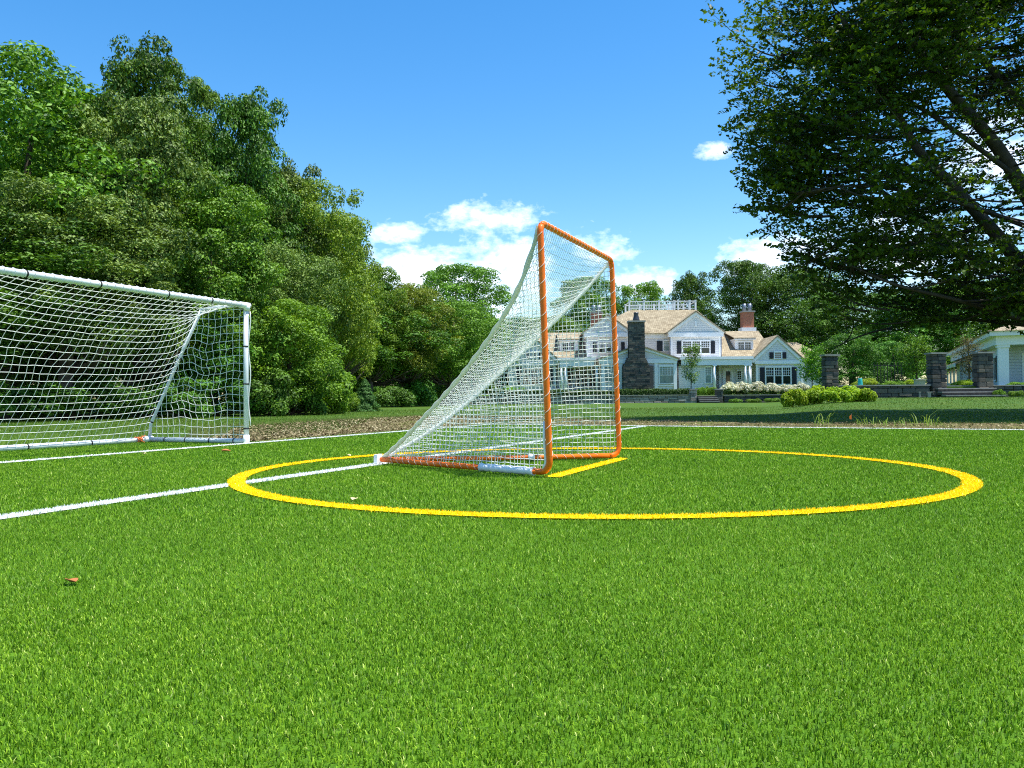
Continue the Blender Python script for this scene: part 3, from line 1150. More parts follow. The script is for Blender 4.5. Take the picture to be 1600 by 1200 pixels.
WOOD += [
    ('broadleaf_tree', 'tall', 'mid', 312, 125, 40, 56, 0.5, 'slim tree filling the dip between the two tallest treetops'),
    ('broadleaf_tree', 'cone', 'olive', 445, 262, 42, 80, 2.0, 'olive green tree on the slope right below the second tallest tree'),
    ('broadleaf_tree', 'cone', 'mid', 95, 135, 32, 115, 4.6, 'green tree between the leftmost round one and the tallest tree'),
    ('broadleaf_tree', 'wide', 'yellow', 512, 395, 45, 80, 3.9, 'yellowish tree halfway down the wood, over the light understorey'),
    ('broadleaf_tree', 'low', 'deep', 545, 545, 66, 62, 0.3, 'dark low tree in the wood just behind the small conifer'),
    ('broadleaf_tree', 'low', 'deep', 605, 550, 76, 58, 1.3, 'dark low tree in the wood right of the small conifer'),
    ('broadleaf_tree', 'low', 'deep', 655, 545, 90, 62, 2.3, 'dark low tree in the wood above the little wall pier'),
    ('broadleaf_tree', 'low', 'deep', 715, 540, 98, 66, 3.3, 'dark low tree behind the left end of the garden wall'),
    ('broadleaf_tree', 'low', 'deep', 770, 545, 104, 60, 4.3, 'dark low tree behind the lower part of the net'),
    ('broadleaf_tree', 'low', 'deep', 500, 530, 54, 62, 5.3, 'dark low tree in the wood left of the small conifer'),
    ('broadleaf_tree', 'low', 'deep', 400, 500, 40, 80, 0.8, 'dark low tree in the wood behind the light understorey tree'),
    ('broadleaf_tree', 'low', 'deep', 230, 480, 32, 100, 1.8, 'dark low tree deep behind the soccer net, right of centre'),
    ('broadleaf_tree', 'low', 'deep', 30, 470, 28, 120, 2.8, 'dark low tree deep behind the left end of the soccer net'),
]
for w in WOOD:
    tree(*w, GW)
GH = 'trees behind the big house'
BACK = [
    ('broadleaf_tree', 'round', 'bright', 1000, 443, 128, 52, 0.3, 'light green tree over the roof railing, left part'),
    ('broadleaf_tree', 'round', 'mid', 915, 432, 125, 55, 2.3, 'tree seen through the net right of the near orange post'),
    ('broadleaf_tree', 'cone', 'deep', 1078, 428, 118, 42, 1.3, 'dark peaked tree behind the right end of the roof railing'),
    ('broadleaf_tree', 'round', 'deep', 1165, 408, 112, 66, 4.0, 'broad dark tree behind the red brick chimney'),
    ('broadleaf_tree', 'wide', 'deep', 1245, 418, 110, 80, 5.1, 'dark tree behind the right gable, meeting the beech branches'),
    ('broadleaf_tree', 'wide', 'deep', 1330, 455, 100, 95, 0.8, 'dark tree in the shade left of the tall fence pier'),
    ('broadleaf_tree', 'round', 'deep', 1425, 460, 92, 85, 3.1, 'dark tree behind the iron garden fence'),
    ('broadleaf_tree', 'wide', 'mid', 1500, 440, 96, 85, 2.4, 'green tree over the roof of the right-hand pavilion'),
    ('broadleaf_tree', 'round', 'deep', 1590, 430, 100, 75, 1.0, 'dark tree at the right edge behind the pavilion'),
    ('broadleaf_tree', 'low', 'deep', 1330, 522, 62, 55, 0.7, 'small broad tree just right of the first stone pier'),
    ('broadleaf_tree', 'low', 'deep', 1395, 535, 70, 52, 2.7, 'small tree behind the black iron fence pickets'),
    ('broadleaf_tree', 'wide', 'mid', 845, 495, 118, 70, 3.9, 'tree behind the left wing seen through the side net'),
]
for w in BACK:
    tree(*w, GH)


# --- bushes ---------------------------------------------------------------
def bush_mesh(seed, rx, ry, h, nleaf, leaf, nclump=16, ratio=0.6):
    r = np.random.default_rng(seed)
    cl = []
    for _ in range(nclump):
        a, q = r.uniform(0, 2 * PI), r.random() ** 0.5
        rc = min(rx, h) * r.uniform(0.25, 0.42)
        z = r.uniform(rc * 0.6, max(rc * 0.7, h - rc * 0.8) * (1 - 0.45 * q * q))
        cl.append((math.cos(a) * q * (rx - rc * 0.6), math.sin(a) * q * (ry - rc * 0.6), z, rc))
    V, F, t = crown_np(seed, cl, nleaf, leaf, flat=0.9, ratio=ratio)
    V[:, 2] = np.maximum(V[:, 2], 0.005)
    return V, F, t


BUSH = {}
for k, (seed, rx, ry, h, nl, lf, ncl) in {'round': (31, 1.0, 1.0, 1.3, 6500, 0.10, 22), 'upright': (32, 0.8, 0.8, 2.0, 7000, 0.10, 26), 'low': (33, 1.1, 0.9, 0.8, 4500, 0.09, 20), 'leafy': (34, 1.0, 1.0, 1.0, 2400, 0.20, 12)}.items():
    BUSH[k] = np_mesh('bush_' + k, *bush_mesh(seed, rx, ry, h, nl, lf, ncl)[:2], bush_mesh(seed, rx, ry, h, nl, lf, ncl)[2])
BDIM = {'leafy': (1.0, 1.0), 'round': (1.0, 1.3), 'upright': (0.8, 2.0), 'low': (1.1, 0.8)}


def stem_mesh(h, n, seed):
    r = random.Random(seed)
    mb = MB()
    for _ in range(n):
        a = r.uniform(0, 2 * PI)
        mb.tube([(0, 0, 0), (math.cos(a) * .1 * h, math.sin(a) * .1 * h, h * .4), (math.cos(a) * .3 * h, math.sin(a) * .3 * h, h * .8)], [.03, .02, .008], 5)
    return mb.mesh('stems')


STEMS = stem_mesh(1.0, 5, 2)


def bush(name, kind, leaf, px, py_top, d, rad_px, rot, label, group, cat='bush', base_z=None, depth=1.0):
    top = at(px, py_top, d)
    gz = float(lawn_z(top.x, top.y)) if base_z is None else base_z
    R, H = BDIM[kind]
    sr = rad_px / F_PX * d / R
    sz = (top.z - gz) / H
    o = empty(name, (top.x, top.y, gz), 0)
    tag(o, label, cat, group)
    c = link('foliage', BUSH[kind], LEAF[leaf], o)
    own_mat(c, LEAF[leaf])
    c.rotation_euler = (0, 0, rot)
    c.scale = (sr, sr * depth, sz)
    s = link('stem', STEMS, M['bark'], o)
    s.scale = (sr * 0.8, sr * 0.8, sz * H * 0.8)
    return o


GB = 'shrubs along the edge of the wood'
EDGE = [
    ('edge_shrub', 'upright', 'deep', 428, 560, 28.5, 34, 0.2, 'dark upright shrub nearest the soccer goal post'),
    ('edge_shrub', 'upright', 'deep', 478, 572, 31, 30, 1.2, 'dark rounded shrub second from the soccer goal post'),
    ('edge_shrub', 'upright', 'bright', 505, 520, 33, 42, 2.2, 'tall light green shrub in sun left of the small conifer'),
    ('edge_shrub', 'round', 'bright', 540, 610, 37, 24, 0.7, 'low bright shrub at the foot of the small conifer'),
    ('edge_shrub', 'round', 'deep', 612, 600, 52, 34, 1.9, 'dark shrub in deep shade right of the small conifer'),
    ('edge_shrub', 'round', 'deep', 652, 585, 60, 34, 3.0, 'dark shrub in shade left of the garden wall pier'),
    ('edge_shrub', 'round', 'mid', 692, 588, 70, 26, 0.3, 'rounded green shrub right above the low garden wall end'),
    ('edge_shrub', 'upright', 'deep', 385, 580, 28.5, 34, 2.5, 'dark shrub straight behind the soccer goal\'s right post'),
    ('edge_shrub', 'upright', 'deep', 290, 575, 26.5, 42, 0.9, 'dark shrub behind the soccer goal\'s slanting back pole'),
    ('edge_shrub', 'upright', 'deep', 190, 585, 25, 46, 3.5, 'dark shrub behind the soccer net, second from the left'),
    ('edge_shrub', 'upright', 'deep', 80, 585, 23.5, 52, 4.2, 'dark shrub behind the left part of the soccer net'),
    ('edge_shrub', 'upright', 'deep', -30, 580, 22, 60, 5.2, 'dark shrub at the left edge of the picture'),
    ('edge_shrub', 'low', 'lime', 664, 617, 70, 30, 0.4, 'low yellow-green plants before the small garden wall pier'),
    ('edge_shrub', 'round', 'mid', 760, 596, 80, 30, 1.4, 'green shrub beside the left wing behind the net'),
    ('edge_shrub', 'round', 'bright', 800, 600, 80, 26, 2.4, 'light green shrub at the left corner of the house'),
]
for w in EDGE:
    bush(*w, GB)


def conifer():
    top = at(570, 592, 38)
    gz = float(lawn_z(top.x, top.y))
    H = top.z - gz
    R = 23 / F_PX * 38
    r = np.random.default_rng(8)
    n = 9000
    f = r.random(n) ** 0.7
    z = H * (1 - f)
    rr = R * f ** 0.72 * (0.92 + 0.10 * np.sin(z * 38 / H + 2 * np.sin(f * 9))) * np.where(r.random(n) < .8, r.uniform(.75, 1.08, n), r.random(n))
    a = r.uniform(0, 2 * PI, n)
    rr *= 1 + 0.13 * np.sin(3 * a + z * 5) + 0.10 * np.sin(7 * a + z * 13)
    C = np.stack([np.cos(a) * rr, np.sin(a) * rr, z + 0.02], 1)
    nr = np.stack([np.cos(a), np.sin(a), np.full(n, .8)], 1) + r.normal(size=(n, 3)) * .4
    V, F = leaf_faces(C, nr, 0.085 * r.uniform(.6, 1.3, n), r, 0.35)
    t = r.random(n)
    o = empty('young_conifer', (top.x, top.y, gz))
    tag(o, 'small cone-shaped conifer standing alone before the dark wood edge', 'conifer')
    link('foliage', np_mesh('conifer_foliage', V, F, np.concatenate([t, t])), LEAF['conifer'], o)
    MB().tube([(0, 0, -.05), (0, 0, H * .9)], [.05, .01], 6).build('trunk', M['bark'], o)


conifer()


# --- the beech overhanging from the right ------------------------------------
def beech():
    r = np.random.default_rng(21)
    rr = random.Random(21)
    base = Vector((16.6, 21.2, float(lawn_z(16.6, 21.2))))
    o = empty('beech_tree', base)
    tag(o, 'big dark backlit beech reaching in from the right edge with layered branches', 'tree')
    mb = MB()

    def limb(pts, r0, r1):
        pts = [Vector(p) for p in pts]
        dens = []
        for i in range(len(pts) - 1):
            for k in range(4):
                f = k / 4
                p0 = pts[max(i - 1, 0)]; p1 = pts[i]; p2 = pts[i + 1]; p3 = pts[min(i + 2, len(pts) - 1)]
                q = 0.5 * ((2 * p1) + (p2 - p0) * f + (2 * p0 - 5 * p1 + 4 * p2 - p3) * f * f + (3 * p1 - p0 - 3 * p2 + p3) * f ** 3)
                dens.append(q)
        dens.append(pts[-1])
        n = len(dens)
        rad = [r0 + (r1 - r0) * (i / (n - 1)) ** 0.8 for i in range(n)]
        mb.tube([p - base for p in dens], rad, 9)
        return list(zip(dens, rad))

    limbs = []
    t0 = base + Vector((0, 0, -0.2))
    t1 = base + Vector((-0.3, 0, 1.8))
    t2 = base + Vector((-0.8, -0.2, 3.6))
    limbs.append(limb([t0, t1, t2, t2 + Vector((0.3, 0.2, 4)), t2 + Vector((0.8, 0, 9))], 0.42, 0.10))
    A = lambda px, py, d: at(px, py, d)
    limbs.append(limb([t2, A(1640, 350, 20.6), A(1560, 232, 20.2), A(1490, 150, 19.8), A(1420, 60, 19.3), A(1340, -60, 18.8)], 0.24, 0.06))
    limbs.append(limb([t1, A(1640, 455, 20.8), A(1560, 370, 20.3), A(1490, 292, 20.0), A(1430, 228, 19.8), A(1370, 120, 19.5), A(1310, 20, 19.2)], 0.23, 0.05))
    limbs.append(limb([t1, A(1600, 500, 20.0), A(1500, 470, 19.2), A(1400, 445, 18.8), A(1330, 415, 19.6), A(1270, 395, 19.8)], 0.085, 0.008))
    limbs.append(limb([t1, A(1580, 505, 21.8), A(1470, 500, 22.2), A(1360, 520, 22.4), A(1300, 545, 22.4)], 0.08, 0.008))
    limbs.append(limb([t2, A(1560, 420, 22.5), A(1420, 330, 23.2), A(1300, 240, 23.6), A(1220, 190, 23.6)], 0.14, 0.02))
    limbs.append(limb([t2, A(1540, 330, 19.6), A(1420, 300, 19.0), A(1330, 290, 18.8), A(1260, 300, 18.7)], 0.08, 0.008))
    limbs.append(limb([t2, A(1560, 120, 21.5), A(1420, 0, 21.8), A(1300, -100, 22.0)], 0.15, 0.03))
    limbs.append(limb([t2, A(1500, 210, 20.0), A(1370, 130, 20.4), A(1290, 90, 20.6), A(1220, 80, 20.6)], 0.08, 0.008))
    limbs.append(limb([t2, t2 + Vector((2.5, -1, 3)), t2 + Vector((5, -1.5, 5))], 0.18, 0.03))
    limbs.append(limb([t2, t2 + Vector((1.5, 2.5, 3)), t2 + Vector((2.5, 4, 5.5))], 0.16, 0.03))
    allp = [p for L in limbs for p in L[4:]]
    pos = np.array([tuple(p[0]) for p in allp])
    cen = np.array([14.4, 20.4, 7.9])
    rad = np.array([9.35, 4.9, 6.8])
    LC, LN, LS, TW = [], [], [], []
    n_lat = 0
    tries = 0
    outer = [A(1116, 34, 19.4), A(1128, 95, 19.8), A(1135, 120, 20.4), A(1150, 70, 18.8), A(1166, 0, 19.0), A(1150, 165, 20.2), A(1166, 205, 19.2), A(1160, 292, 19.6), A(1172, 305, 20.6),
             A(1182, 262, 20.0), A(1186, 345, 19.8), A(1200, 372, 20.2), A(1225, 398, 19.4), A(1172, 140, 19.0), A(1190, 30, 20.8), A(1240, 430, 20.0), A(1265, 470, 20.4)]
    outer = [np.array(tuple(q)) for q in outer]
    while n_lat < 1000 and tries < 30000:
        tries += 1
        v = r.normal(size=3)
        v /= np.linalg.norm(v)
        tip = cen + rad * v * (r.random() ** 0.30)
        forced = bool(outer)
        if forced: tip = outer.pop()
        if not forced and (tip[2] < 1.9 + 0.4 * math.sin(tip[0] * 1.3) + 0.04 * max(0, tip[0] - 8) + 0.22 * max(0, tip[0] - 11) or tip[0] > 19.5): continue
        # thin out what the photograph cannot see
        if tip[0] > 14.5 and r.random() < 0.45: continue
        if tip[2] > 12.2 and r.random() < 0.35: continue
        # uneven crown: thin pockets where the sky shows through
        g = math.sin(tip[0] * 1.15 + 0.7) * math.sin(tip[2] * 1.35 + 1.9) + 0.6 * math.sin(tip[0] * 2.3 + tip[1] * 0.8) * math.sin(tip[2] * 2.7 + 0.4)
        if g > 0.12 and not forced and r.random() < 0.94: continue
        if tip[0] > 9.9 and 4.4 < tip[2] < 9.0 and tip[1] < 22.5 and r.random() < 0.84: continue
        d = np.linalg.norm((pos - tip) * np.array([1, 1, 1.3]), axis=1)
        k = int(np.argmin(d + r.uniform(0, 1.2, len(d))))
        st = pos[k]
        vec = tip - st
        ln = np.linalg.norm(vec)
        if ln < 0.5: continue
        if ln > 4.2:
            st = tip - vec / ln * 4.2
            ln = 4.2
            vec = tip - st
        hor = math.hypot(vec[0], vec[1])
        if forced or abs(vec[2]) > 0.55 * hor:
            # too steep: let it leave a limb further in, growing outwards and a little up
            o2 = np.array([tip[0] - 16.2, (tip[1] - 21.0) * 1.4])
            o2 /= np.linalg.norm(o2) + 1e-6
            ln = r.uniform(1.4, 2.8)
            vec = np.array([o2[0], o2[1], r.uniform(0.2, 0.5) if forced else r.uniform(-0.05, 0.4)]) * ln
            ln = np.linalg.norm(vec)
            st = tip - vec
        n_lat += 1
        side = np.cross(vec / ln, [0, 0, 1.0])
        sl = np.linalg.norm(side)
        side = side / sl if sl > 1e-3 else np.array([1.0, 0, 0])
        # lateral: first out and slightly down, tip turned up
        P = []
        ns = 7
        for i in range(ns + 1):
            f = i / ns
            p = st + vec * f + np.array([0, 0, -0.22 * ln * math.sin(PI * f) * 0.5 + 0.10 * f * f]) + side * math.sin(f * 3 + k) * 0.08
            P.append(p)
        mb.tube([Vector(p) - base for p in P], [max(0.003, 0.022 * (1 - i / ns) + 0.004) for i in range(ns + 1)], 4, False)
        for i in range(2, ns + 1):
            f = i / ns
            for sgn in (-1, 1):
                if r.random() < 0.12: continue
                tl = 0.95 * (1.15 - 0.65 * f) * r.uniform(0.6, 1.25)
                dirv = side * sgn * 0.75 + vec / ln * 0.75 + np.array([0, 0, r.normal(0.14, 0.30)])
                dirv /= np.linalg.norm(dirv)
                q0 = P[i]
                m = int(14 * tl / 0.9) + 5
                ff = np.linspace(0.08, 1.03, m)
                pts = q0 + dirv * (ff * tl)[:, None] + np.array([0, 0, -0.05]) * (ff ** 2)[:, None]
                off = np.cross(dirv, [0, 0, 1.0])
                alt = np.where(np.arange(m) % 2 == 0, 1, -1)[:, None]
                pts = pts + off * alt * r.uniform(0.02, 0.075, (m, 1)) + r.normal(0, 0.018, (m, 3))
                LC.append(pts)
                LN.append(np.array([0, 0, 1.0]) + r.normal(0, 0.62, (m, 3)))
                TW.append((q0, q0 + dirv * tl))
                LS.append(r.uniform(0.085, 0.155, m))
    C, Nn, S = np.concatenate(LC), np.concatenate(LN), np.concatenate(LS)
    V, F = leaf_faces(C - np.array(base), Nn, S, r, 0.62, 0.10)
    t = np.clip(r.beta(2, 2, len(C)), 0, 1)
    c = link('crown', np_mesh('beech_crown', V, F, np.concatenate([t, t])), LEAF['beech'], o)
    for q0, q1 in TW:
        a0, b0 = Vector(q0) - base, Vector(q1) - base
        mb.add([a0 + Vector((0, 0, .004)), a0 - Vector((0, 0, .004)), b0, a0 + Vector((0, .006, 0))], [(0, 1, 2), (1, 3, 2), (3, 0, 2)])
    mb.build('trunk', M['beech_bark'], o)
    print('beech leaves', len(C), 'laterals', n_lat)


beech()

# ------------------------------------------------------------------ lacrosse goal
def lacrosse_goal():
    NB = Vector((*G_NB, 0.022))
    FB = Vector((*G_FB, 0.022))
    A = Vector((*G_A, 0.03))
    lean = Vector((*G_LEAN, 0))
    NTp = Vector((*G_NB, 0)) + lean + Vector((0, 0, G_H))
    FTp = Vector((*G_FB, 0)) + lean + Vector((0, 0, G_H))
    org = Vector(((NB + FB) / 2).xy.to_tuple() + (0,))
    root = empty('lacrosse_goal', org)
    tag(root, 'orange tubular lacrosse goal with white net standing inside the yellow circle', 'lacrosse goal')
    L = lambda p: Vector(p) - org
    R = 0.0235

    def bend(p, a, b, r, n=6):
        """rounded corner at p between directions to a and b"""
        da, db = (a - p).normalized(), (b - p).normalized()
        out = []
        for i in range(n + 1):
            f = i / n
            out.append((p + da * r) * (1 - f) ** 2 + p * 2 * f * (1 - f) + (p + db * r) * f ** 2)
        return out

    posts, bars = [], []
    top = {}
    for nm, B, T, O, other in (('near', NB, NTp, A, FTp), ('far', FB, FTp, A, NTp)):
        lo = bend(B, T, O, 0.10)          # base bend
        hi = bend(T, B, other, 0.09)
        mid = [lo[0] + (hi[0] - lo[0]) * (i / 12) for i in range(1, 12)]
        path = list(reversed(lo))[:-1] + [lo[0]] + mid + hi[:1] + hi[1:4]
        mb = MB().tube([L(p) for p in path], R, 14)
        po = mb.build('post', M['orange'], root)
        posts.append((po, path))
        top[nm] = hi[3:]
        bb = MB().tube([L(lo[-1]), L(lo[-1] + (A - lo[-1]) * 0.5 + Vector((0, 0, -.004))), L(A)], R, 12).build('base_bar', M['orange'], root)
        bars.append((bb, lo[-1]))
    cb = top['near'] + list(reversed(top['far']))
    n0 = len(top['near'])
    a, b = top['near'][-1], top['far'][-1]
    path = top['near'] + [a + (b - a) * (i / 10) for i in range(1, 10)] + list(reversed(top['far']))
    cbo = MB().tube([L(p) for p in path], R, 14).build('crossbar', M['orange'], root)

    # lacing cord wound round the tubes
    def lacing(path, pitch, parent, r0=R + 0.0018, cr=0.0020, start=0.05, phase=0.0):
        pts = [L(p) for p in path]
        cum = [0]
        for i in range(1, len(pts)): cum.append(cum[-1] + (pts[i] - pts[i - 1]).length)
        tot = cum[-1]
        out = []
        m = int(tot / pitch * 14)
        for k in range(m):
            s = start + (tot - 2 * start) * k / m
            i = max(j for j in range(len(cum)) if cum[j] <= s)
            i = min(i, len(pts) - 2)
            f = (s - cum[i]) / max(1e-6, cum[i + 1] - cum[i])
            p = pts[i].lerp(pts[i + 1], f)
            d = (pts[i + 1] - pts[i]).normalized()
            s1 = d.cross(Vector((0.3, 0.5, 0.81))).normalized()
            s2 = d.cross(s1)
            # net side holds most of the turn: a wrap and a run behind the tube
            ph = s / pitch * 2 * PI + phase
            ph += 0.5 * math.sin(ph)
            out.append(p + (s1 * math.cos(ph) + s2 * math.sin(ph)) * r0)
        o = MB().tube(out, cr, 5).build('lacing', M['cord'], parent)

    lacing(posts[0][1][5:], 0.118, posts[0][0])
    lacing(posts[1][1][5:], 0.112, posts[1][0], phase=1.0)
    lacing(path, 0.075, cbo)
    for bo, p0 in bars:
        lacing([p0, A], 0.080, bo, start=0.12, cr=0.0015)

    # net -----------------------------------------------------------------
    cell = 0.040
    sag = {'near': ([0, .18, .25, .32, .38, .45, .52, .58, .65, .71, .78, .85, .91, .98, 1], [0, .119, .152, .185, .217, .245, .273, .292, .302, .307, .305, .285, .225, .075, 0]),
           'far': ([0, .15, .25, .38, .52, .65, .78, .9, 1], [0, .10, .14, .161, .148, .127, .102, .06, 0])}

    def seam(side, s):
        """curved edge from apex (0) to top corner (1)"""
        T = NTp if side == 'near' else FTp
        p = A.lerp(T, s)
        p.z -= float(np.interp(s, *sag[side]))
        p.z = max(p.z, 0.045)
        return p

    nrng = random.Random(3)

    def strands(lines, name, rad=0.0027):
        mb = MB()
        for ln in lines:
            if len(ln) > 1:
                mb.tube([L(p) for p in ln], rad, 4, False)
        o = mb.build(name, M['cord'], root)
        tag(o, kind='stuff')
        return o

    for side, B, T in (('near', NB, NTp), ('far', FB, FTp)):
        # sample seam: plan fraction a -> height
        S = [seam(side, i / 200) for i in range(201)]
        base_len = (A - B).xy.length
        dirb = Vector(((A - B).x, (A - B).y, 0)) / base_len

        def plan(p):
            return (p - B).xy.dot(dirb.xy)
        hs_ = sorted([(plan(p), p.z, p) for p in S], key=lambda q: q[0])

        def seam_h(a):
            if a <= hs_[0][0]: return G_H - 0.05
            for i in range(len(hs_) - 1):
                if hs_[i][0] <= a <= hs_[i + 1][0]:
                    f = (a - hs_[i][0]) / max(1e-6, hs_[i + 1][0] - hs_[i][0])
                    return hs_[i][1] + (hs_[i + 1][1] - hs_[i][1]) * f
            return 0.03
        inward = Vector((dirb.y, -dirb.x, 0))
        if inward.dot((NB + FB) / 2 - B) < 0: inward = -inward
        cols = int(base_len / cell)
        rows = int((G_H - 0.04) / cell)
        jit = {}

        def P(i, j):
            """node row i column j"""
            a = j * cell
            z = 0.035 + i * cell
            if (i, j) not in jit:
                jit[(i, j)] = (nrng.gauss(0, 0.0018), nrng.gauss(0, 0.0018), nrng.gauss(0, 0.003))
            ja, jz, jn = jit[(i, j)]
            ff = a / base_len
            hh = max(0.05, seam_h(a))
            v = min(1, z / hh)
            # slack: hangs a little between post and seam, billows sideways
            dz = -0.050 * math.sin(PI * min(1, ff * 1.3)) * v - 0.004 * math.sin(a * 7 + z * 4)
            dn = 0.05 * math.sin(PI * ff) * math.sin(PI * v) + 0.004 * math.sin(z * 11 + a * 6)
            da = 0.018 * math.sin(z * 7 + 1.5) * math.sin(PI * ff) + (0.02 * math.sin(a * 30) * max(0, 1 - z * 5))
            ln = lean * (z / G_H) * (1 - ff)
            p = Vector((B.x, B.y, 0)) + dirb * (a + ja + da) + ln + inward * (dn + jn)
            p.z = max(0.03, min(z + dz + jz, hh))
            return p
        lines = []
        for i in range(rows + 1):
            z = 0.035 + i * cell
            ln = []
            for j in range(cols + 1):
                if j * cell > base_len: break
                if z > seam_h(j * cell):
                    # end on the seam
                    break
                ln.append(P(i, j))
            if ln:
                # attach to the post and to the seam
                post_p = Vector((B.x, B.y, 0)) + lean * (z / G_H)
                post_p.z = z
                q = min(hs_, key=lambda h: abs(h[1] - z) + (0 if h[0] > 0 else 9))[2]
                lines.append([post_p] + ln[1:] + [q])
        for j in range(1, cols + 1):
            a = j * cell
            hh = seam_h(a)
            ln = []
            i = 0
            while 0.035 + i * cell < hh and i <= rows:
                ln.append(P(i, j))
                i += 1
            top_p = Vector((B.x, B.y, 0)) + dirb * a
            q = min(hs_, key=lambda h: abs(h[0] - a))[2]
            bot = Vector((B.x, B.y, 0)) + dirb * a
            bot.z = 0.03
            lines.append([bot] + ln + [q])
        strands(lines, 'side_net')
        # seam strap: a flat folded band of doubled netting
        band = MB()
        w = 0.021 if side == 'near' else 0.019
        vs = []
        ns = 60
        for i in range(ns + 1):
            p = seam(side, 0.01 + 0.985 * i / ns)
            t = (seam(side, min(1, 0.01 + 0.985 * (i + 1) / ns)) - seam(side, max(0, 0.01 + 0.985 * (i - 1) / ns))).normalized()
            sd = t.cross(Vector((0, 1, 0.15))).normalized()
            th = t.cross(sd)
            ww = w * (0.85 + 0.2 * math.sin(i * 1.7))
            for k in range(6):
                an = 2 * PI * k / 6
                vs.append(L(p + sd * math.cos(an) * ww + th * math.sin(an) * (0.007 if side == 'near' else 0.014)))
        fs = [(i * 6 + k, i * 6 + (k + 1) % 6, (i + 1) * 6 + (k + 1) % 6, (i + 1) * 6 + k) for i in range(ns) for k in range(6)]
        band.add(vs, fs, True)
        band.build('seam_strap', M['strap'] if side == 'near' else M['white_strap'], root)

    # sloping back panel between the two seams
    W = (FTp - NTp).length
    length = (A - (NTp + FTp) / 2).length * 1.04
    rows = int(length / cell)
    lines = []
    half = int(W / 2 / cell)

    def BP(i, w):
        """row i (0 at top), lateral position w in [-1,1] of the row"""
        s = 1 - i / rows
        p0, p1 = seam('near', s), seam('far', s)
        f = (w + 1) / 2
        p = p0.lerp(p1, f)
        p.z -= 0.10 * math.sin(PI * f) * s * math.sin(PI * min(1, 0.15 + (1 - s)))
        p.z = max(p.z, 0.035)
        return p
    for i in range(0, rows):
        s = 1 - i / rows
        m = max(2, int(W * s / cell))
        lines.append([BP(i, -1 + 2 * k / m) + Vector((0, 0, nrng.gauss(0, .0015))) for k in range(m + 1)])
    for c in range(-half, half + 1):
        wpos = c * cell
        ln = []
        for i in range(0, rows):
            s = 1 - i / rows
            hw = W * s / 2
            if abs(wpos) > hw: break
            p = BP(i, wpos / hw)
            ln.append(p + Vector((nrng.gauss(0, .0015), 0, 0)))
        lines.append(ln)
    strands(lines, 'back_net', 0.0020)

    # apex plate, padded sleeve on the near base bar, white clip on the far bar
    pl_ = MB()
    d = (A - (NB + FB) / 2).normalized()
    s = Vector((-d.y, d.x, 0))
    p = L(A) + d * 0.02
    for k, (w0, h) in enumerate(((0.06, 0.075),)):
        vs = [p - s * w0 + Vector((0, 0, -.03)), p + s * w0 + Vector((0, 0, -.03)), p + s * w0 + d * .03 + Vector((0, 0, -.03)), p - s * w0 + d * .03 + Vector((0, 0, -.03))]
        vs += [v + Vector((0, 0, h)) for v in vs]
        pl_.add(vs, [(3, 2, 1, 0), (4, 5, 6, 7), (0, 1, 5, 4), (1, 2, 6, 5), (2, 3, 7, 6), (3, 0, 4, 7)])
    pl_.build('apex_plate', M['white_plastic'], root)
    p0 = bars[0][1]
    sl = []
    rad = []
    for i in range(25):
        f = 0.03 + 0.30 * i / 24
        sl.append(L(p0.lerp(A, f)))
        rad.append(0.030 + 0.003 * math.sin(i * 1.9) + (0.004 if i % 6 == 0 else 0))
    MB().tube(sl, rad, 10).build('tape_wrap', M['white_plastic'], bars[0][0])
    p0 = bars[1][1]
    MB().tube([L(p0.lerp(A, f)) for f in (0.34, 0.345, 0.365, 0.37)], [0.026, 0.031, 0.031, 0.026], 10).build('tape_wrap', M['white_plastic'], bars[1][0])
    # white bungee hugging the foot of the near post on the net side
    fp = [L(q) for q in posts[0][1][3:9]]
    off = Vector((-0.030, 0.012, 0))
    MB().tube([q + off * (1 + 0.15 * math.sin(i * 2)) for i, q in enumerate(fp)], 0.010, 8).build('bungee', M['white_plastic'], posts[0][0])


lacrosse_goal()


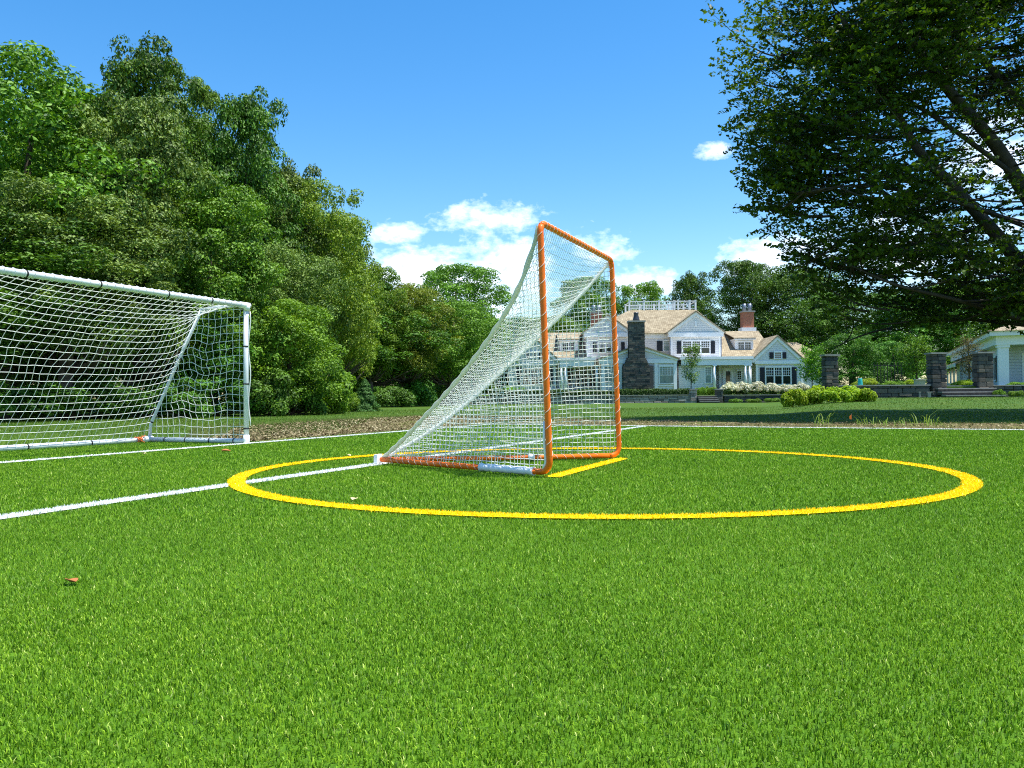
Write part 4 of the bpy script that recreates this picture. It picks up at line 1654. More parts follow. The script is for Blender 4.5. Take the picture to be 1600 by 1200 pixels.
# ------------------------------------------------------------------ soccer goal
def soccer_goal():
    H, W = 1.86, 3.75
    n_ = Vector((-N[0], -N[1], 0))      # towards the back
    u_ = Vector((U[0], U[1], 0))
    foot = Vector((SB[0], SB[1], 0))
    root = empty('soccer_goal', foot)
    tag(root, 'white soccer goal with white net and black straps at the left edge', 'soccer goal')

    def P(s, t, z):
        """local: s behind the mouth, t metres towards the camera from the right post"""
        return n_ * s - u_ * t + Vector((0, 0, z))
    R = 0.035
    SD, TD = 1.72, 0.77
    prof = [(0, H - 0.01), (TD, H - 0.05), (SD - 0.03, 0.24), (SD, 0.04)]

    def bands(parent, a, b, fr, r=R):
        for f in fr:
            p = a.lerp(b, f)
            d = (b - a).normalized()
            MB().tube([p - d * .009, p + d * .009], r + 0.003, 14).build('strap', M['black_band'], parent)

    xs = (0.0, W)
    for t in xs:
        po = MB().tube([P(0, t, -0.03), P(0, t, H * .5), P(0, t, H - 0.06)], R, 16).build('post', M['white_metal'], root)
        bands(po, P(0, t, 0), P(0, t, H), (0.10, 0.42, 0.69, 0.955))
        # loose strap tail bulging beside the post
        tl = [P(0.0, t, H * f) + Vector((0.047 + 0.014 * math.sin(f * 16), -0.012, 0)) for f in np.linspace(0.12, 0.94, 26)]
        MB().tube(tl, 0.007, 5).build('pull_cord', M['cord'], po)
        j = MB().tube([P(-0.01, t, H - .10), P(-0.01, t, H - 0.01)], 0.041, 14)
        j.tube([P(0, t + .13, H - .03), P(0, t - .055, H - .03)], 0.041, 14)
        j.build('corner_joint', M['white_plastic'], root)
        MB().tube([P(0, t, -0.03), P(0, t, 0.10)], 0.042, 14).build('foot_joint', M['white_plastic'], root)
        tb = MB().tube([P(0.02, t, H - 0.02), P(TD * .6, t, H - .03), P(TD, t, H - 0.05)], 0.022, 10).build('top_depth_bar', M['white_metal'], root)
        bands(tb, P(0, t, H - .02), P(TD, t, H - .05), (0.42,), 0.022)
        up = MB().tube([P(TD, t, H - 0.05), P((TD + SD) / 2 - .02, t, (H + .2) / 2 + .02), P(SD - 0.03, t, 0.24), P(SD, t, 0.03)], 0.022, 10).build('back_pole', M['white_metal'], root)
        bands(up, P(TD, t, H - 0.05), P(SD - .03, t, .24), (0.42, 0.98), 0.022)
        sb = MB().tube([P(0.03, t, 0.02), P(SD - .02, t, 0.02)], 0.034, 12).build('side_base_bar', M['white_metal'], root)
        bands(sb, P(0.03, t, .02), P(SD, t, .02), (0.10, 0.35, 0.60, 0.82), 0.034)
        MB().tube([P(SD, t + .10, 0.025), P(SD, t - .05, 0.025)], 0.045, 12).build('back_joint', M['white_plastic'], root)
    cb = MB().tube([P(0, 0.05, H - 0.03), P(0, W / 2, H - 0.03), P(0, W - .05, H - 0.03)], R, 16).build('crossbar', M['white_metal'], root)
    bands(cb, P(0, 0, H - .03), P(0, W, H - .03), (0.175, 0.365, 0.62, 0.85))
    bb = MB().tube([P(SD, 0.04, 0.02), P(SD, W / 2, 0.02), P(SD, W - .04, 0.02)], 0.036, 12).build('back_base_bar', M['white_metal'], root)
    bands(bb, P(SD, 0, .02), P(SD, W, .02), (0.26, 0.50, 0.75), 0.036)
    # orange string knotted round the back corner
    os_ = MB()
    rr = random.Random(4)
    for k in range(7):
        c = P(SD, 0.16 + 0.012 * k, 0.02)
        os_.tube([c + Vector((0.042 * math.cos(a), -0.01, 0.042 * math.sin(a))) + Vector((rr.gauss(0, .003), 0, rr.gauss(0, .003))) for a in np.linspace(0, 2 * PI, 12)], 0.005, 4, False)
    for k in range(4):
        c = P(SD - .05, 0.16 + .02 * k, 0.05)
        os_.tube([c, c + Vector((rr.uniform(-.05, .05), -.03, rr.uniform(0.0, .06))), c + Vector((rr.uniform(-.1, .1), -.06, rr.uniform(-.06, .02)))], 0.0045, 4, False)
    os_.build('string_knot', M['orange_string'], root)

    # net ---------------------------------------------------------------
    cell = 0.105
    # arclength profile at the poles and slack profile in the middle
    def resample(pts, n):
        pts = [Vector((p[0], p[1], 0)) for p in pts]
        cum = [0]
        for i in range(1, len(pts)): cum.append(cum[-1] + (pts[i] - pts[i - 1]).length)
        out = []
        for k in range(n + 1):
            s = cum[-1] * k / n
            i = 0
            while i < len(cum) - 2 and cum[i + 1] < s: i += 1
            f = (s - cum[i]) / max(1e-6, cum[i + 1] - cum[i])
            q = pts[i].lerp(pts[i + 1], min(1, f))
            out.append((q.x, q.y))
        return out
    nr = 24
    stiff = resample(prof, nr)
    slack = resample([(0, H - .05), (0.22, H - .17), (0.50, H - .33), (0.80, H - .60), (1.08, H - .95), (1.32, H - 1.28), (1.54, .27), (SD, 0.03)], nr)
    nc = int(W / cell)
    r = random.Random(9)
    grid = []
    for c in range(nc + 1):
        t = W * c / nc
        e = min(t, W - t)
        k = 1 - math.exp(-e / 0.45)
        col = []
        for i in range(nr + 1):
            s = stiff[i][0] * (1 - k) + slack[i][0] * k
            z = stiff[i][1] * (1 - k) + slack[i][1] * k
            wob = math.sin(PI * i / nr)
            s += wob * (0.010 * math.sin(t * 2 + i * .3) + r.gauss(0, .004))
            z += wob * (0.010 * math.sin(t * 1.7 + i * .35) + r.gauss(0, .004))
            tt_ = t + wob * (0.03 * math.sin(i * 0.8 + c * .5) + r.gauss(0, .008))
            if c in (0, nc): tt_ = t
            col.append(P(s, tt_, max(z, 0.03)))
        grid.append(col)
    mb = MB()
    cr = 0.0033
    for col in grid[1:-1]:
        mb.tube(col, cr, 4, False)
    for i in range(1, nr):
        mb.tube([grid[c][i] for c in range(nc + 1)], cr, 4, False)
    tag(mb.build('back_net', M['cord'], root), kind='stuff')
    # side panels
    def pole_z(s):
        for (s0, z0), (s1, z1) in zip(prof[:-1], prof[1:]):
            if s0 <= s <= s1:
                return z0 + (z1 - z0) * (s - s0) / (s1 - s0)
        return 0.03

    def pole_s(z):
        if z > H - .05: return 0.0 + TD * (H - .01 - z) / .04
        if z > .24: return TD + (SD - .03 - TD) * (H - .05 - z) / (H - .05 - .24)
        return SD - .03 + .03 * (.24 - z) / .2
    for t in xs:
        mb = MB()
        rows = int(H / cell)
        cols = int(SD / cell)

        def Q(s, z):
            w = math.sin(PI * min(1, s / SD)) * math.sin(PI * min(1, z / H))
            kink = 0.030 * math.sin(z * 10 + s * 2.0) * w + 0.018 * math.sin(z * 31 + s * 9) * w
            drop = (0.045 * math.sin(s * 6.5 + z) + 0.015 * math.sin(s * 17 + z * 5)) * w
            return P(s + kink + r.gauss(0, .005), t + 0.05 * w, max(.03, z + drop))
        for i in range(1, rows + 1):
            z = i * cell
            se = pole_s(z)
            m = max(2, int(se / cell * 2))
            mb.tube([Q(se * k / m, z) for k in range(m + 1)], cr, 4, False)
        for j in range(1, cols + 1):
            s = j * cell
            zt = pole_z(s)
            m = max(2, int(zt / cell * 2))
            mb.tube([Q(s, 0.03 + (zt - .03) * k / m) for k in range(m + 1)], cr, 4, False)
        tag(mb.build('side_net', M['cord'], root), kind='stuff')
    # clips holding the net to the crossbar and the back bar
    cl = MB()
    for c in range(1, nc):
        t = W * c / nc
        cl.tube([P(0.042 * math.cos(a), t, H - .03 + 0.042 * math.sin(a)) for a in np.linspace(0, 2 * PI, 9)], 0.0035, 4, False)
    for c in range(1, nc):
        t = W * c / nc
        cl.tube([P(SD + 0.038 * math.cos(a), t, .02 + 0.038 * math.sin(a)) for a in np.linspace(0, PI, 6)], 0.003, 4, False)
    tag(cl.build('net_clips', M['cord'], root), kind='stuff')


soccer_goal()


# ------------------------------------------------------------------ terraces, garden walls, steps
TER_D = 72.0
K0 = TER_D / F_PX


def terraces():
    mb = MB()
    # ground behind the long wall, rising gently to the house
    z1, z2 = 0.60, 1.22
    mb.add([(-14, TER_D + .2, z1), (80, TER_D + .2, z1), (80, 84, z2), (-14, 84, z2), (80, 150, z2), (-14, 150, z2), (-14, TER_D + .2, -.3), (80, TER_D + .2, -.3), (-14, 84, -.3), (-14, 150, -.3)],
           [(0, 1, 2, 3), (3, 2, 4, 5), (6, 7, 1, 0), (0, 3, 8, 6), (3, 5, 9, 8)])
    tag(mb.build('house_terrace', M['lawn']), 'raised lawn terrace in front of the big house', kind='structure')
    mb = MB()
    z = 0.98
    p = [(15.6, 42.25), (75, 42.25), (75, TER_D + .19), (26.5, TER_D + .19)]
    mb.add([(x, y, z) for x, y in p] + [(x, y, -.1) for x, y in p], [(0, 1, 2, 3), (0, 4, 5, 1), (3, 7, 4, 0)])
    tag(mb.build('garden_terrace', M['lawn']), 'raised garden terrace behind the right-hand stone wall', kind='structure')


terraces()
STONE_MESH = {}


def stone_block(seed):
    """rough block in a unit cube, chamfered and uneven"""
    if seed not in STONE_MESH:
        r = random.Random(seed)
        me_v, me_f = [], []
        c = 0.07
        for sx_ in (-1, 1):
            for sy in (-1, 1):
                for sz in (-1, 1):
                    j = lambda: r.uniform(-0.05, 0.02)
                    me_v.append((sx_ * (0.5 + j()), sy * (0.5 - c + j()), sz * (0.5 - c + j())))
                    me_v.append((sx_ * (0.5 - c + j()), sy * (0.5 + j()), sz * (0.5 - c + j())))
                    me_v.append((sx_ * (0.5 - c + j()), sy * (0.5 - c + j()), sz * (0.5 + j())))
        import bmesh
        bm = bmesh.new()
        for v in me_v: bm.verts.new(v)
        bmesh.ops.convex_hull(bm, input=bm.verts)
        me = bpy.data.meshes.new('stone')
        bm.to_mesh(me)
        bm.free()
        STONE_MESH[seed] = me
    return STONE_MESH[seed]


_stone_mat = {}


def stone(parent, m, cx, cy, cz, sx_, sy, sz, seed, name='stone'):
    key = (seed % 8, m.name)
    if key not in _stone_mat:
        me = stone_block(seed % 8).copy()
        me.materials.clear()
        me.materials.append(m)
        _stone_mat[key] = me
    o = link(name, _stone_mat[key], None, parent)
    o.location = (cx, cy, cz)
    o.scale = (sx_, sy, sz)
    return o


def masonry_wall(name, x0, x1, y, z0, z1, thick, m, label, group, seed, course=0.17, lmin=0.3, lmax=0.8, coping=True, cat='garden wall'):
    """dry-laid wall along x: backing, courses of single stones on the front, coping"""
    root = empty(name, ((x0 + x1) / 2, y, z0))
    tag(root, label, cat, group)
    hw, h = (x1 - x0) / 2, z1 - z0
    MB().box(-hw + .02, hw - .02, 0.06, thick, -0.15, h - 0.02).build('core', M['mortar'], root)
    r = random.Random(seed)
    z = 0.0
    k = 0
    while z < h - 0.06:
        c = min(course * r.uniform(0.75, 1.3), h - z)
        if h - z - c < 0.05: c = h - z
        x = -hw
        while x < hw - 0.02:
            l = r.uniform(lmin, lmax)
            if hw - x - l < lmin * .6: l = hw - x
            stone(root, m, x + l / 2, 0.05 + r.uniform(-.015, .02), z + c / 2, l - 0.016, 0.16, c - 0.014, r.randrange(99))
            x += l
            k += 1
        z += c
    if coping:
        x = -hw - .04
        while x < hw + .03:
            l = min(r.uniform(1.0, 1.8), hw + .04 - x)
            MB().box(x, x + l - .012, -.07, thick + .05, h, h + .06).build('coping_stone', M['coping'], root)
            x += l
    return root


def stone_pier(name, px0, px1, py_top, py_base, d, m, label, group, seed, depth=None, course=0.2, cat='pier'):
    a, b = at(px0, py_base, d), at(px1, py_top, d)
    w = b.x - a.x
    dp = depth or w
    h = b.z - a.z
    root = empty(name, ((a.x + b.x) / 2, d, a.z))
    tag(root, label, cat, group)
    MB().box(-w / 2 + .05, w / 2 - .05, .05, dp - .05, -.1, h).build('core', M['mortar'], root)
    r = random.Random(seed)
    z = 0
    while z < h - 0.02:
        c = min(course * r.uniform(.7, 1.3), h - z)
        if h - z - c < 0.06: c = h - z
        x = -w / 2
        while x < w / 2 - .01:
            l = r.uniform(.22, .55)
            if w / 2 - x - l < .2: l = w / 2 - x
            stone(root, m, x + l / 2, 0.07 + r.uniform(-.01, .012), z + c / 2, l - .012, .16, c - .012, r.randrange(99))
            x += l
        for sx_ in (-1, 1):
            stone(root, m, sx_ * (w / 2 - .07), dp / 2 + .06, z + c / 2, .16, dp - .14, c - .012, r.randrange(99))
        z += c
    MB().box(-w / 2 - .06, w / 2 + .06, -.06, dp + .06, h, h + .08).build('cap', M['coping'], root)
    return root


def steps(name, px0, px1, py_top, py_base, d, n, label, tread=0.34):
    a, b = at(px0, py_base, d), at(px1, py_top, d)
    w, h = b.x - a.x, b.z - a.z
    root = empty(name, ((a.x + b.x) / 2, d, a.z))
    tag(root, label, 'steps')
    rh = h / n
    for k in range(n):
        y0 = -tread * (n - k - 0.5)
        MB().box(-w / 2 + .02, w / 2 - .02, y0 + .03, 0.35, rh * k - (.1 if k == 0 else 0), rh * (k + 1) - .05).build('riser', M['mortar'], root)
        MB().box(-w / 2, w / 2, y0, y0 + tread + .06 if k < n - 1 else .38, rh * (k + 1) - .05, rh * (k + 1)).build('tread', M['coping'], root)
    return root


# long wall below the house lawn
GWL = 'low stone garden walls'
masonry_wall('stone_wall', xat(950, TER_D), xat(1080, TER_D), TER_D, -0.03, 0.66, .35, M['stone_wall'], 'pale fieldstone wall under the clipped hedge, right of the goal', GWL, 5, 0.16, .35, .9)
masonry_wall('stone_wall', xat(672, TER_D), xat(949, TER_D), TER_D, -0.03, 0.66, .35, M['stone_wall'], 'long fieldstone wall seen through the lacrosse net', GWL, 6, 0.20, .6, 1.4)
masonry_wall('stone_wall', xat(1131, TER_D), xat(1222, TER_D), TER_D, -0.03, 0.62, .35, M['stone_dark'], 'dark stone wall below the white hydrangeas', GWL, 7, 0.17, .4, 1.0)
stone_pier('stone_pier', 1079, 1089, 609, 630, TER_D - .1, M['stone_wall'], 'short pale pier at the left of the narrow garden steps', 'stone piers', 1, .5, .22)
stone_pier('stone_pier', 1119, 1130, 609, 630, TER_D - .1, M['stone_dark'], 'short dark pier at the right of the narrow garden steps', 'stone piers', 2, .5, .22)
stone_pier('stone_pier', 658, 670, 611, 632, TER_D - .1, M['stone_wall'], 'small pale pier ending the long wall by the wood', 'stone piers', 3, .5, .22)
steps('garden_steps', 1089, 1119, 618, 630, TER_D, 4, 'narrow stone garden steps between two short piers')
# wall, piers and steps at the right
RD = 42.0
stone_pier('stone_pier', 1291, 1310, 556, 622, RD, M['stone_dark'], 'tall dark stone pier left of the teal bucket', 'stone piers', 11, .62, .2)
stone_pier('stone_pier', 1457, 1479, 553, 624, RD, M['stone_dark'], 'tall dark pier at the left end of the wide steps', 'stone piers', 12, .62, .2)
stone_pier('stone_pier', 1530, 1552, 552, 623, RD, M['stone_dark'], 'tall dark pier at the right end of the wide steps, by the white column', 'stone piers', 13, .62, .2)
zb = at(1400, 624, RD).z
zt = at(1400, 603, RD).z
masonry_wall('stone_wall', xat(1312, RD), xat(1454.5, RD), RD + .1, zb, zt, .4, M['stone_dark'], 'dark stone wall between the two leftmost tall piers', GWL, 21, 0.19, .3, .75)
masonry_wall('stone_wall', xat(1554, RD), xat(1680, RD), RD + .1, zb, at(1600, 603, RD).z, .4, M['stone_dark'], 'stone wall leaving the picture at the right edge', GWL, 22, 0.19, .3, .75)
masonry_wall('stone_wall', xat(1481, RD), xat(1527.5, RD), RD + .5, zb, at(1500, 604, RD).z, .3, M['stone_dark'], 'short wall piece behind the wide steps', GWL, 23, 0.19, .3, .75)
steps('wide_steps', 1463, 1554, 606, 623, RD - .05, 3, 'wide stone steps between the two tall right piers', .38)

# ------------------------------------------------------------------ the big house
HD = 88.0
HK = HD / F_PX
HCX = 1025
HY0 = 621.17 - (HCX - 800) * 0.0072


DEP = [0.0]


def HX(px):
    """local x of a facade point standing DEP metres behind the main front"""
    return (px - 800) / F_PX * (HD + DEP[0]) - (HCX - 800) / F_PX * HD


def HZ(py, px=HCX):
    y0 = 621.17 - (px - 800) * 0.0072
    return CAM_H + (y0 - py) / F_PX * (HD + DEP[0])


def window(house, px0, px1, py0, py1, y, sashes=1, cols=3, rows=3, full=False, shutters=(), glass='glass', px=None, trim=0.10):
    """framed window set in a wall at depth y: frame > pane, muntins; shutters are parts of the house"""
    DEP[0] = y
    c = px if px is not None else (px0 + px1) / 2
    x0, x1, z1, z0 = HX(px0), HX(px1), HZ(py0, c), HZ(py1, c)
    fr = MB()
    d0, d1 = y - 0.07, y + 0.05
    fr.box(x0 - trim, x1 + trim, d0 - .03, d1, z1, z1 + trim * 1.5)
    fr.box(x0 - trim, x1 + trim, d0 - .05, d1, z0 - trim * .8, z0)
    sw = (x1 - x0) / sashes
    for k in range(sashes + 1):
        xx = x0 + sw * k
        if k == 0: fr.box(xx - trim, xx, d0, d1, z0, z1)
        elif k == sashes: fr.box(xx, xx + trim, d0, d1, z0, z1)
        else: fr.box(xx - .07, xx + .07, d0, d1, z0, z1)
    o = fr.build('window', M['trim'], house)
    mu = MB()
    for k in range(sashes):
        a = x0 + sw * k + (.07 if k else 0)
        b = x0 + sw * (k + 1) - (.07 if k < sashes - 1 else 0)
        g = MB().box(a, b, y - .012, y + .02, z0, z1).build('pane', M[glass], o)
        zm = (z0 + z1) / 2 if not full else z0
        if not full:
            mu.box(a, b, y - .045, y - .014, zm - .03, zm + .03)
        for i in range(1, cols):
            xx = a + (b - a) * i / cols
            mu.box(xx - .016, xx + .016, y - .035, y - .014, zm, z1)
        for j in range(1, rows):
            zz = zm + (z1 - zm) * j / rows
            mu.box(a, b, y - .034, y - .0145, zz - .016, zz + .016)
    if mu.v:
        mu.build('muntins', M['trim'], o)
    for (s0, s1) in shutters:
        sh = MB().box(HX(s0), HX(s1), y - .085, y - .01, z0 - .03, z1 + .03)
        so = sh.build('shutter', M['shutter'], house)
        lv = MB()
        for q in range(9):
            zz = z0 + (z1 - z0) * (q + .5) / 9
            lv.box(HX(s0) + .05, HX(s1) - .05, y - .10, y - .086, zz - .03, zz + .01)
        lv.build('louvres', M['shutter'], so)
    return o


def gable(house, pxc, half, py_peak, py_eave, y0, y1, over=3, ref=None, trim_w=0.28, wall=True, vent=False):
    """front-facing gable roof: pediment wall, raking trim, two shingled slopes running back"""
    DEP[0] = y0
    c = ref if ref is not None else pxc
    xc, hw = HX(pxc), half * (HD + y0) / F_PX
    zp, ze = HZ(py_peak, c), HZ(py_eave, c)
    if wall:
        MB().prism_y([(xc - hw + .15, ze), (xc + hw - .15, ze), (xc, zp - .15)], y0 + .12, y0 + .35).build('pediment', M['siding'], house)
    # rakes
    rk = MB()
    for s in (-1, 1):
        p0, p1 = Vector((xc + s * hw, 0, ze)), Vector((xc, 0, zp))
        d = (p1 - p0).normalized()
        nrm = Vector((d.z, 0, -d.x)) * (1 if s < 0 else -1)
        if nrm.z > 0: nrm = -nrm
        q = [p0 - d * .05, p1, p1 + Vector((0, 0, -trim_w * 1.25)), p0 + nrm * trim_w]
        poly = [(v.x, v.z) for v in q]
        if s > 0: poly = list(reversed(poly))
        rk.prism_y(poly, y0 - .02 - .001 * s, y0 + .12)
    rk.build('rake_trim', M['trim'], house)
    for s in (-1, 1):
        p0, p1 = Vector((xc + s * (hw + .12), 0, ze - .08)), Vector((xc, 0, zp))
        up = .13
        poly = [(p0.x, p0.z), (p1.x, p1.z), (p1.x, p1.z + up), (p0.x, p0.z + up)]
        if s > 0: poly = list(reversed(poly))
        MB().prism_y(poly, y0 - .15, y1).build('roof_slope', M['roof'], house)
    if vent:
        MB().box(xc - .10, xc + .10, y0 + .06, y0 + .13, (zp + ze) / 2 - .42, (zp + ze) / 2 + .12).build('louvre_vent', M['trim'], house)


def big_house():
    H = empty('big_house', at(HCX, 607, HD), math.radians(-1.0))
    H.location = (xat(HCX, HD), HD, 0)
    tag(H, 'large pale grey shingle-roofed house with stone chimney behind the lacrosse goal', 'house')
    gz = 1.0
    part = lambda name, m, mb: mb.build(name, M[m], H)
    eave = HZ(521)
    # main block
    part('main_wall', 'siding', MB().box(HX(916), HX(1126), 0, 10, gz, eave))
    part('frieze', 'trim', MB().box(HX(914), HX(1128), -.06, 10.05, eave - .5, eave + .04))
    e = eave + .02
    x0, x1, y0, y1 = HX(911), HX(1131), -.45, 10.45
    DEP[0] = 3.3
    zt_ = HZ(484)
    tx0, tx1, ty0, ty1 = HX(984), HX(1087.5), 3.3, 7.0
    rf = MB().add([(x0, y0, e), (x1, y0, e), (x1, y1, e), (x0, y1, e), (tx0, ty0, zt_), (tx1, ty0, zt_), (tx1, ty1, zt_), (tx0, ty1, zt_)],
                  [(0, 1, 5, 4), (1, 2, 6, 5), (2, 3, 7, 6), (3, 0, 4, 7), (4, 5, 6, 7), (3, 2, 1, 0)])
    main_roof = part('hip_roof', 'roof', rf)
    # roof-walk railing: posts, rails, balusters
    rl = part('railing', 'trim', MB().box(tx0 - .05, tx1 + .05, ty0 - .04, ty0 + .04, zt_ + .88, zt_ + .97).box(tx0, tx1, ty0 - .03, ty0 + .03, zt_ + .10, zt_ + .17)
              .box(tx0 - .04, tx0 + .04, ty0, ty1, zt_ + .881, zt_ + .969).box(tx1 - .04, tx1 + .04, ty0, ty1, zt_ + .881, zt_ + .969).box(tx0, tx1, ty1 - .04, ty1 + .04, zt_ + .88, zt_ + .97)
              .box(tx0, tx1, ty1 - .03, ty1 + .03, zt_ + .10, zt_ + .17))
    for px in (984, 1007, 1030, 1054, 1060, 1078, 1087):
        for yy in (ty0, ty1):
            MB().box(HX(px) - .09, HX(px) + .09, yy - .08, yy + .08, zt_ - .05, zt_ + 1.0).box(HX(px) - .11, HX(px) + .11, yy - .10, yy + .10, zt_ + 1.0, zt_ + 1.05).build('railing_post', M['trim'], rl)
    bl = MB()
    x = tx0 + .3
    while x < HX(1060):
        bl.box(x - .02, x + .02, ty0 - .02, ty0 + .02, zt_ + .15, zt_ + .9)
        bl.box(x - .02, x + .02, ty1 - .02, ty1 + .02, zt_ + .15, zt_ + .9)
        x += .19
    # crossed panel at the right end
    for k in range(2):
        xa, xb = HX(1060) + .15 + k * .6, HX(1060) + .15 + (k + 1) * .6
        bl.bar((xa, ty0, zt_ + .16), (xb, ty0, zt_ + .9), .05, .05)
        bl.bar((xa, ty0 + .002, zt_ + .9), (xb, ty0 + .002, zt_ + .16), .05, .05)
        bl.box(xa, xb, ty0 - .025, ty0 + .025, zt_ + .5, zt_ + .55)
    bl.build('balusters', M['trim'], rl)
    # front gabled bays
    for pxc, half, pk, yy in ((1088.5, 44, 487, -1.3), (951, 38, 492, -1.3)):
        DEP[0] = yy
        b0, b1 = pxc - half + 5, pxc + half - 5
        part('bay_wall', 'siding', MB().box(HX(b0), HX(b1), yy + .3, .02, gz, HZ(520, pxc)))
        part('bay_frieze', 'trim', MB().box(HX(b0) - .25, HX(b1) + .25, yy, .0, HZ(526, pxc), HZ(519.6, pxc)))
        gable(H, pxc, half, pk, 519.5, yy, 3.6, vent=True)
        DEP[0] = yy
        for bx_ in (b0, b1):
            s = 1 if bx_ == b0 else -1
            part('corner_board', 'trim', MB().box(min(HX(bx_) - .02 * s, HX(bx_) + .18 * s), max(HX(bx_) - .02 * s, HX(bx_) + .18 * s), yy + .26, yy + .3, gz, HZ(526, pxc)))
    window(H, 1068, 1109, 533.5, 552, -1.0, 3, 4, 3, shutters=((1058.5, 1065), (1111, 1117.5)))
    window(H, 937, 966, 535, 551, -1.0, 3, 4, 3, shutters=((927.5, 933), (971.5, 977)))
    window(H, 1038, 1047, 533, 548, 0.0, 1, 3, 3, shutters=((1027, 1035.5),), glass='glass_reflection')
    # downpipes
    DEP[0] = -1.06
    for px, p0, p1 in ((1048, 524, 556), (1127.5, 524, 557), (1061, 563, 606), (1181.5, 562, 606)):
        part('downpipe', 'lead', MB().tube([(HX(px), -1.06, HZ(p0)), (HX(px), -1.06, HZ(p1))], .05, 8))
    # sunroom behind the chimney
    sy = -4.6
    DEP[0] = sy
    z_e = HZ(561)
    part('sunroom_wall', 'siding', MB().box(HX(942), HX(1057), sy + .25, -1.0, gz, z_e))
    part('sunroom_frieze', 'trim', MB().box(HX(939), HX(1060), sy + .08, -1.0, HZ(567.5), HZ(560.5)))
    gable(H, 999.5, 62, 540, 560.5, sy, .2, trim_w=.22)
    DEP[0] = sy
    for px in (944, 972, 1027, 1057):
        part('pilaster', 'trim', MB().box(HX(px) - .16, HX(px) + .16, sy + .12, sy + .25, gz, HZ(567.5)))
    part('sill_band', 'trim', MB().box(HX(942), HX(1057), sy + .18, sy + .25, HZ(603), HZ(601.5)))
    window(H, 1032, 1053, 573, 599, sy + .25, 1, 5, 4, glass='glass_reflection')
    window(H, 946.5, 969, 573, 599, sy + .25, 1, 5, 4, glass='glass_reflection')
    # stone chimney: shaft, shoulders, base; stones as geometry
    cy0, cy1 = sy - .75, sy + .2
    DEP[0] = cy0

    def chim_half(py):
        if py < 556: return 12.3, 12.3
        if py < 573:
            f = (py - 556) / 17
            return 12.3 + 9.5 * f, 12.3 + 7.5 * f
        return 21.8, 19.8
    ch = MB()
    r = random.Random(6)
    core = MB()
    py = 607.0
    V_t = []
    while py > 503.5:
        c_px = r.uniform(2.2, 3.6)
        top = max(503.0, py - c_px)
        hl, hr = chim_half((py + top) / 2)
        xa, xb = HX(997.5 - hl), HX(997.5 + hr)
        core.box(xa + .05, xb - .05, cy0 + .05, cy1, HZ(py), HZ(top))
        x = xa
        while x < xb - .02:
            l = r.uniform(.25, .75)
            if xb - x - l < .2: l = xb - x
            yo = cy0 + r.uniform(-.02, .035)
            ch.box(x + .008, x + l - .008, yo, yo + .2, HZ(py) + .008, HZ(top) - .008)
            V_t.append(r.random())
            x += l
        for xs_ in (xa, xb):
            so = r.uniform(-.01, .03)
            ch.box(xs_ - .02 - so if xs_ == xa else xs_ - .12, xs_ + .12 if xs_ == xa else xs_ + .02 + so, cy0 + .21, cy1 - .02, HZ(py) + .008, HZ(top) - .008)
            V_t.append(r.random())
        py = top
    co = core.build('chimney', M['mortar'], H)
    sme = ch.mesh('chimney_stones')
    at_ = sme.attributes.new('tint', 'FLOAT', 'FACE')
    at_.data.foreach_set('value', np.repeat(np.array(V_t, dtype=np.float32), 6))
    so_ = link('stonework', sme, M['stone_dark'], co)
    tag(so_, kind='stuff')
    MB().box(HX(984), HX(1011), cy0 - .12, cy1 + .1, HZ(503), HZ(500.3)).build('chimney_cap', M['coping'], co)
    MB().tube([(HX(997.5), (cy0 + cy1) / 2, HZ(500.3)), (HX(997.5), (cy0 + cy1) / 2, HZ(498)), (HX(997.5), (cy0 + cy1) / 2, HZ(491)), (HX(997.5), (cy0 + cy1) / 2, HZ(489)), (HX(997.5), (cy0 + cy1) / 2, HZ(487))], [.36, .34, .22, .25, .25], 14).build('flue_pot', M['metal_dark'], co)
    part('chimney_wing', 'stone_dark', MB().box(HX(1017.5), HX(1024.5), sy - .05, sy + .2, gz, HZ(570.5)))

    # low wings with porch, dormer and end gable; the left one mirrors the right
    for sgn in (1, -1):
        mx = (lambda p: p) if sgn > 0 else (lambda p: 2 * 1026 - p)

        def bxm(p0, p1, *rest):
            a, b = HX(mx(p0)), HX(mx(p1))
            return MB().box(min(a, b), max(a, b), *rest)

        def win(p0, p1, *a_, **k_):
            q0, q1 = sorted((mx(p0), mx(p1)))
            if 'shutters' in k_:
                k_['shutters'] = [tuple(sorted((mx(s0), mx(s1)))) for s0, s1 in k_['shutters']]
            window(H, q0, q1, *a_, **k_)
        wy = -1.0
        DEP[0] = wy
        part('wing_wall', 'siding', bxm(1062 if sgn > 0 else 1110, 1182, wy, 8, gz, HZ(560, 1150)))
        # main slope of the wing roof
        ze = HZ(558, 1150)
        a, b = HX(mx(1128)), HX(mx(1212))
        DEP[0] = 5.4
        zr = HZ(517.5, 1150)
        DEP[0] = -4.0
        part('wing_roof', 'roof', MB().prism_x([(wy - .3, ze), (5.4, zr), (5.6, zr), (12, ze), (11.8, ze - .12), (5.5, zr - .14), (wy - .3, ze - .12)][::1], min(a, b), max(a, b)))
        # flat porch roof with white top, fascia, columns
        part('porch_roof', 'membrane', bxm(1064 if sgn > 0 else 1120, 1178, -4.1, wy, HZ(561.5, 1130), HZ(557, 1130)))
        part('porch_fascia', 'trim', bxm(1066 if sgn > 0 else 1122, 1176, -4.0, -3.7, HZ(570.5, 1130), HZ(561.7, 1130)))
        part('porch_ceiling', 'ceiling_wood', bxm(1121, 1165, -3.69, wy - .02, HZ(566.5, 1130), HZ(565, 1130)))
        if sgn > 0:
            part('porch_wall', 'siding', bxm(1063, 1119, -3.6, wy, gz, HZ(570.6, 1130)))
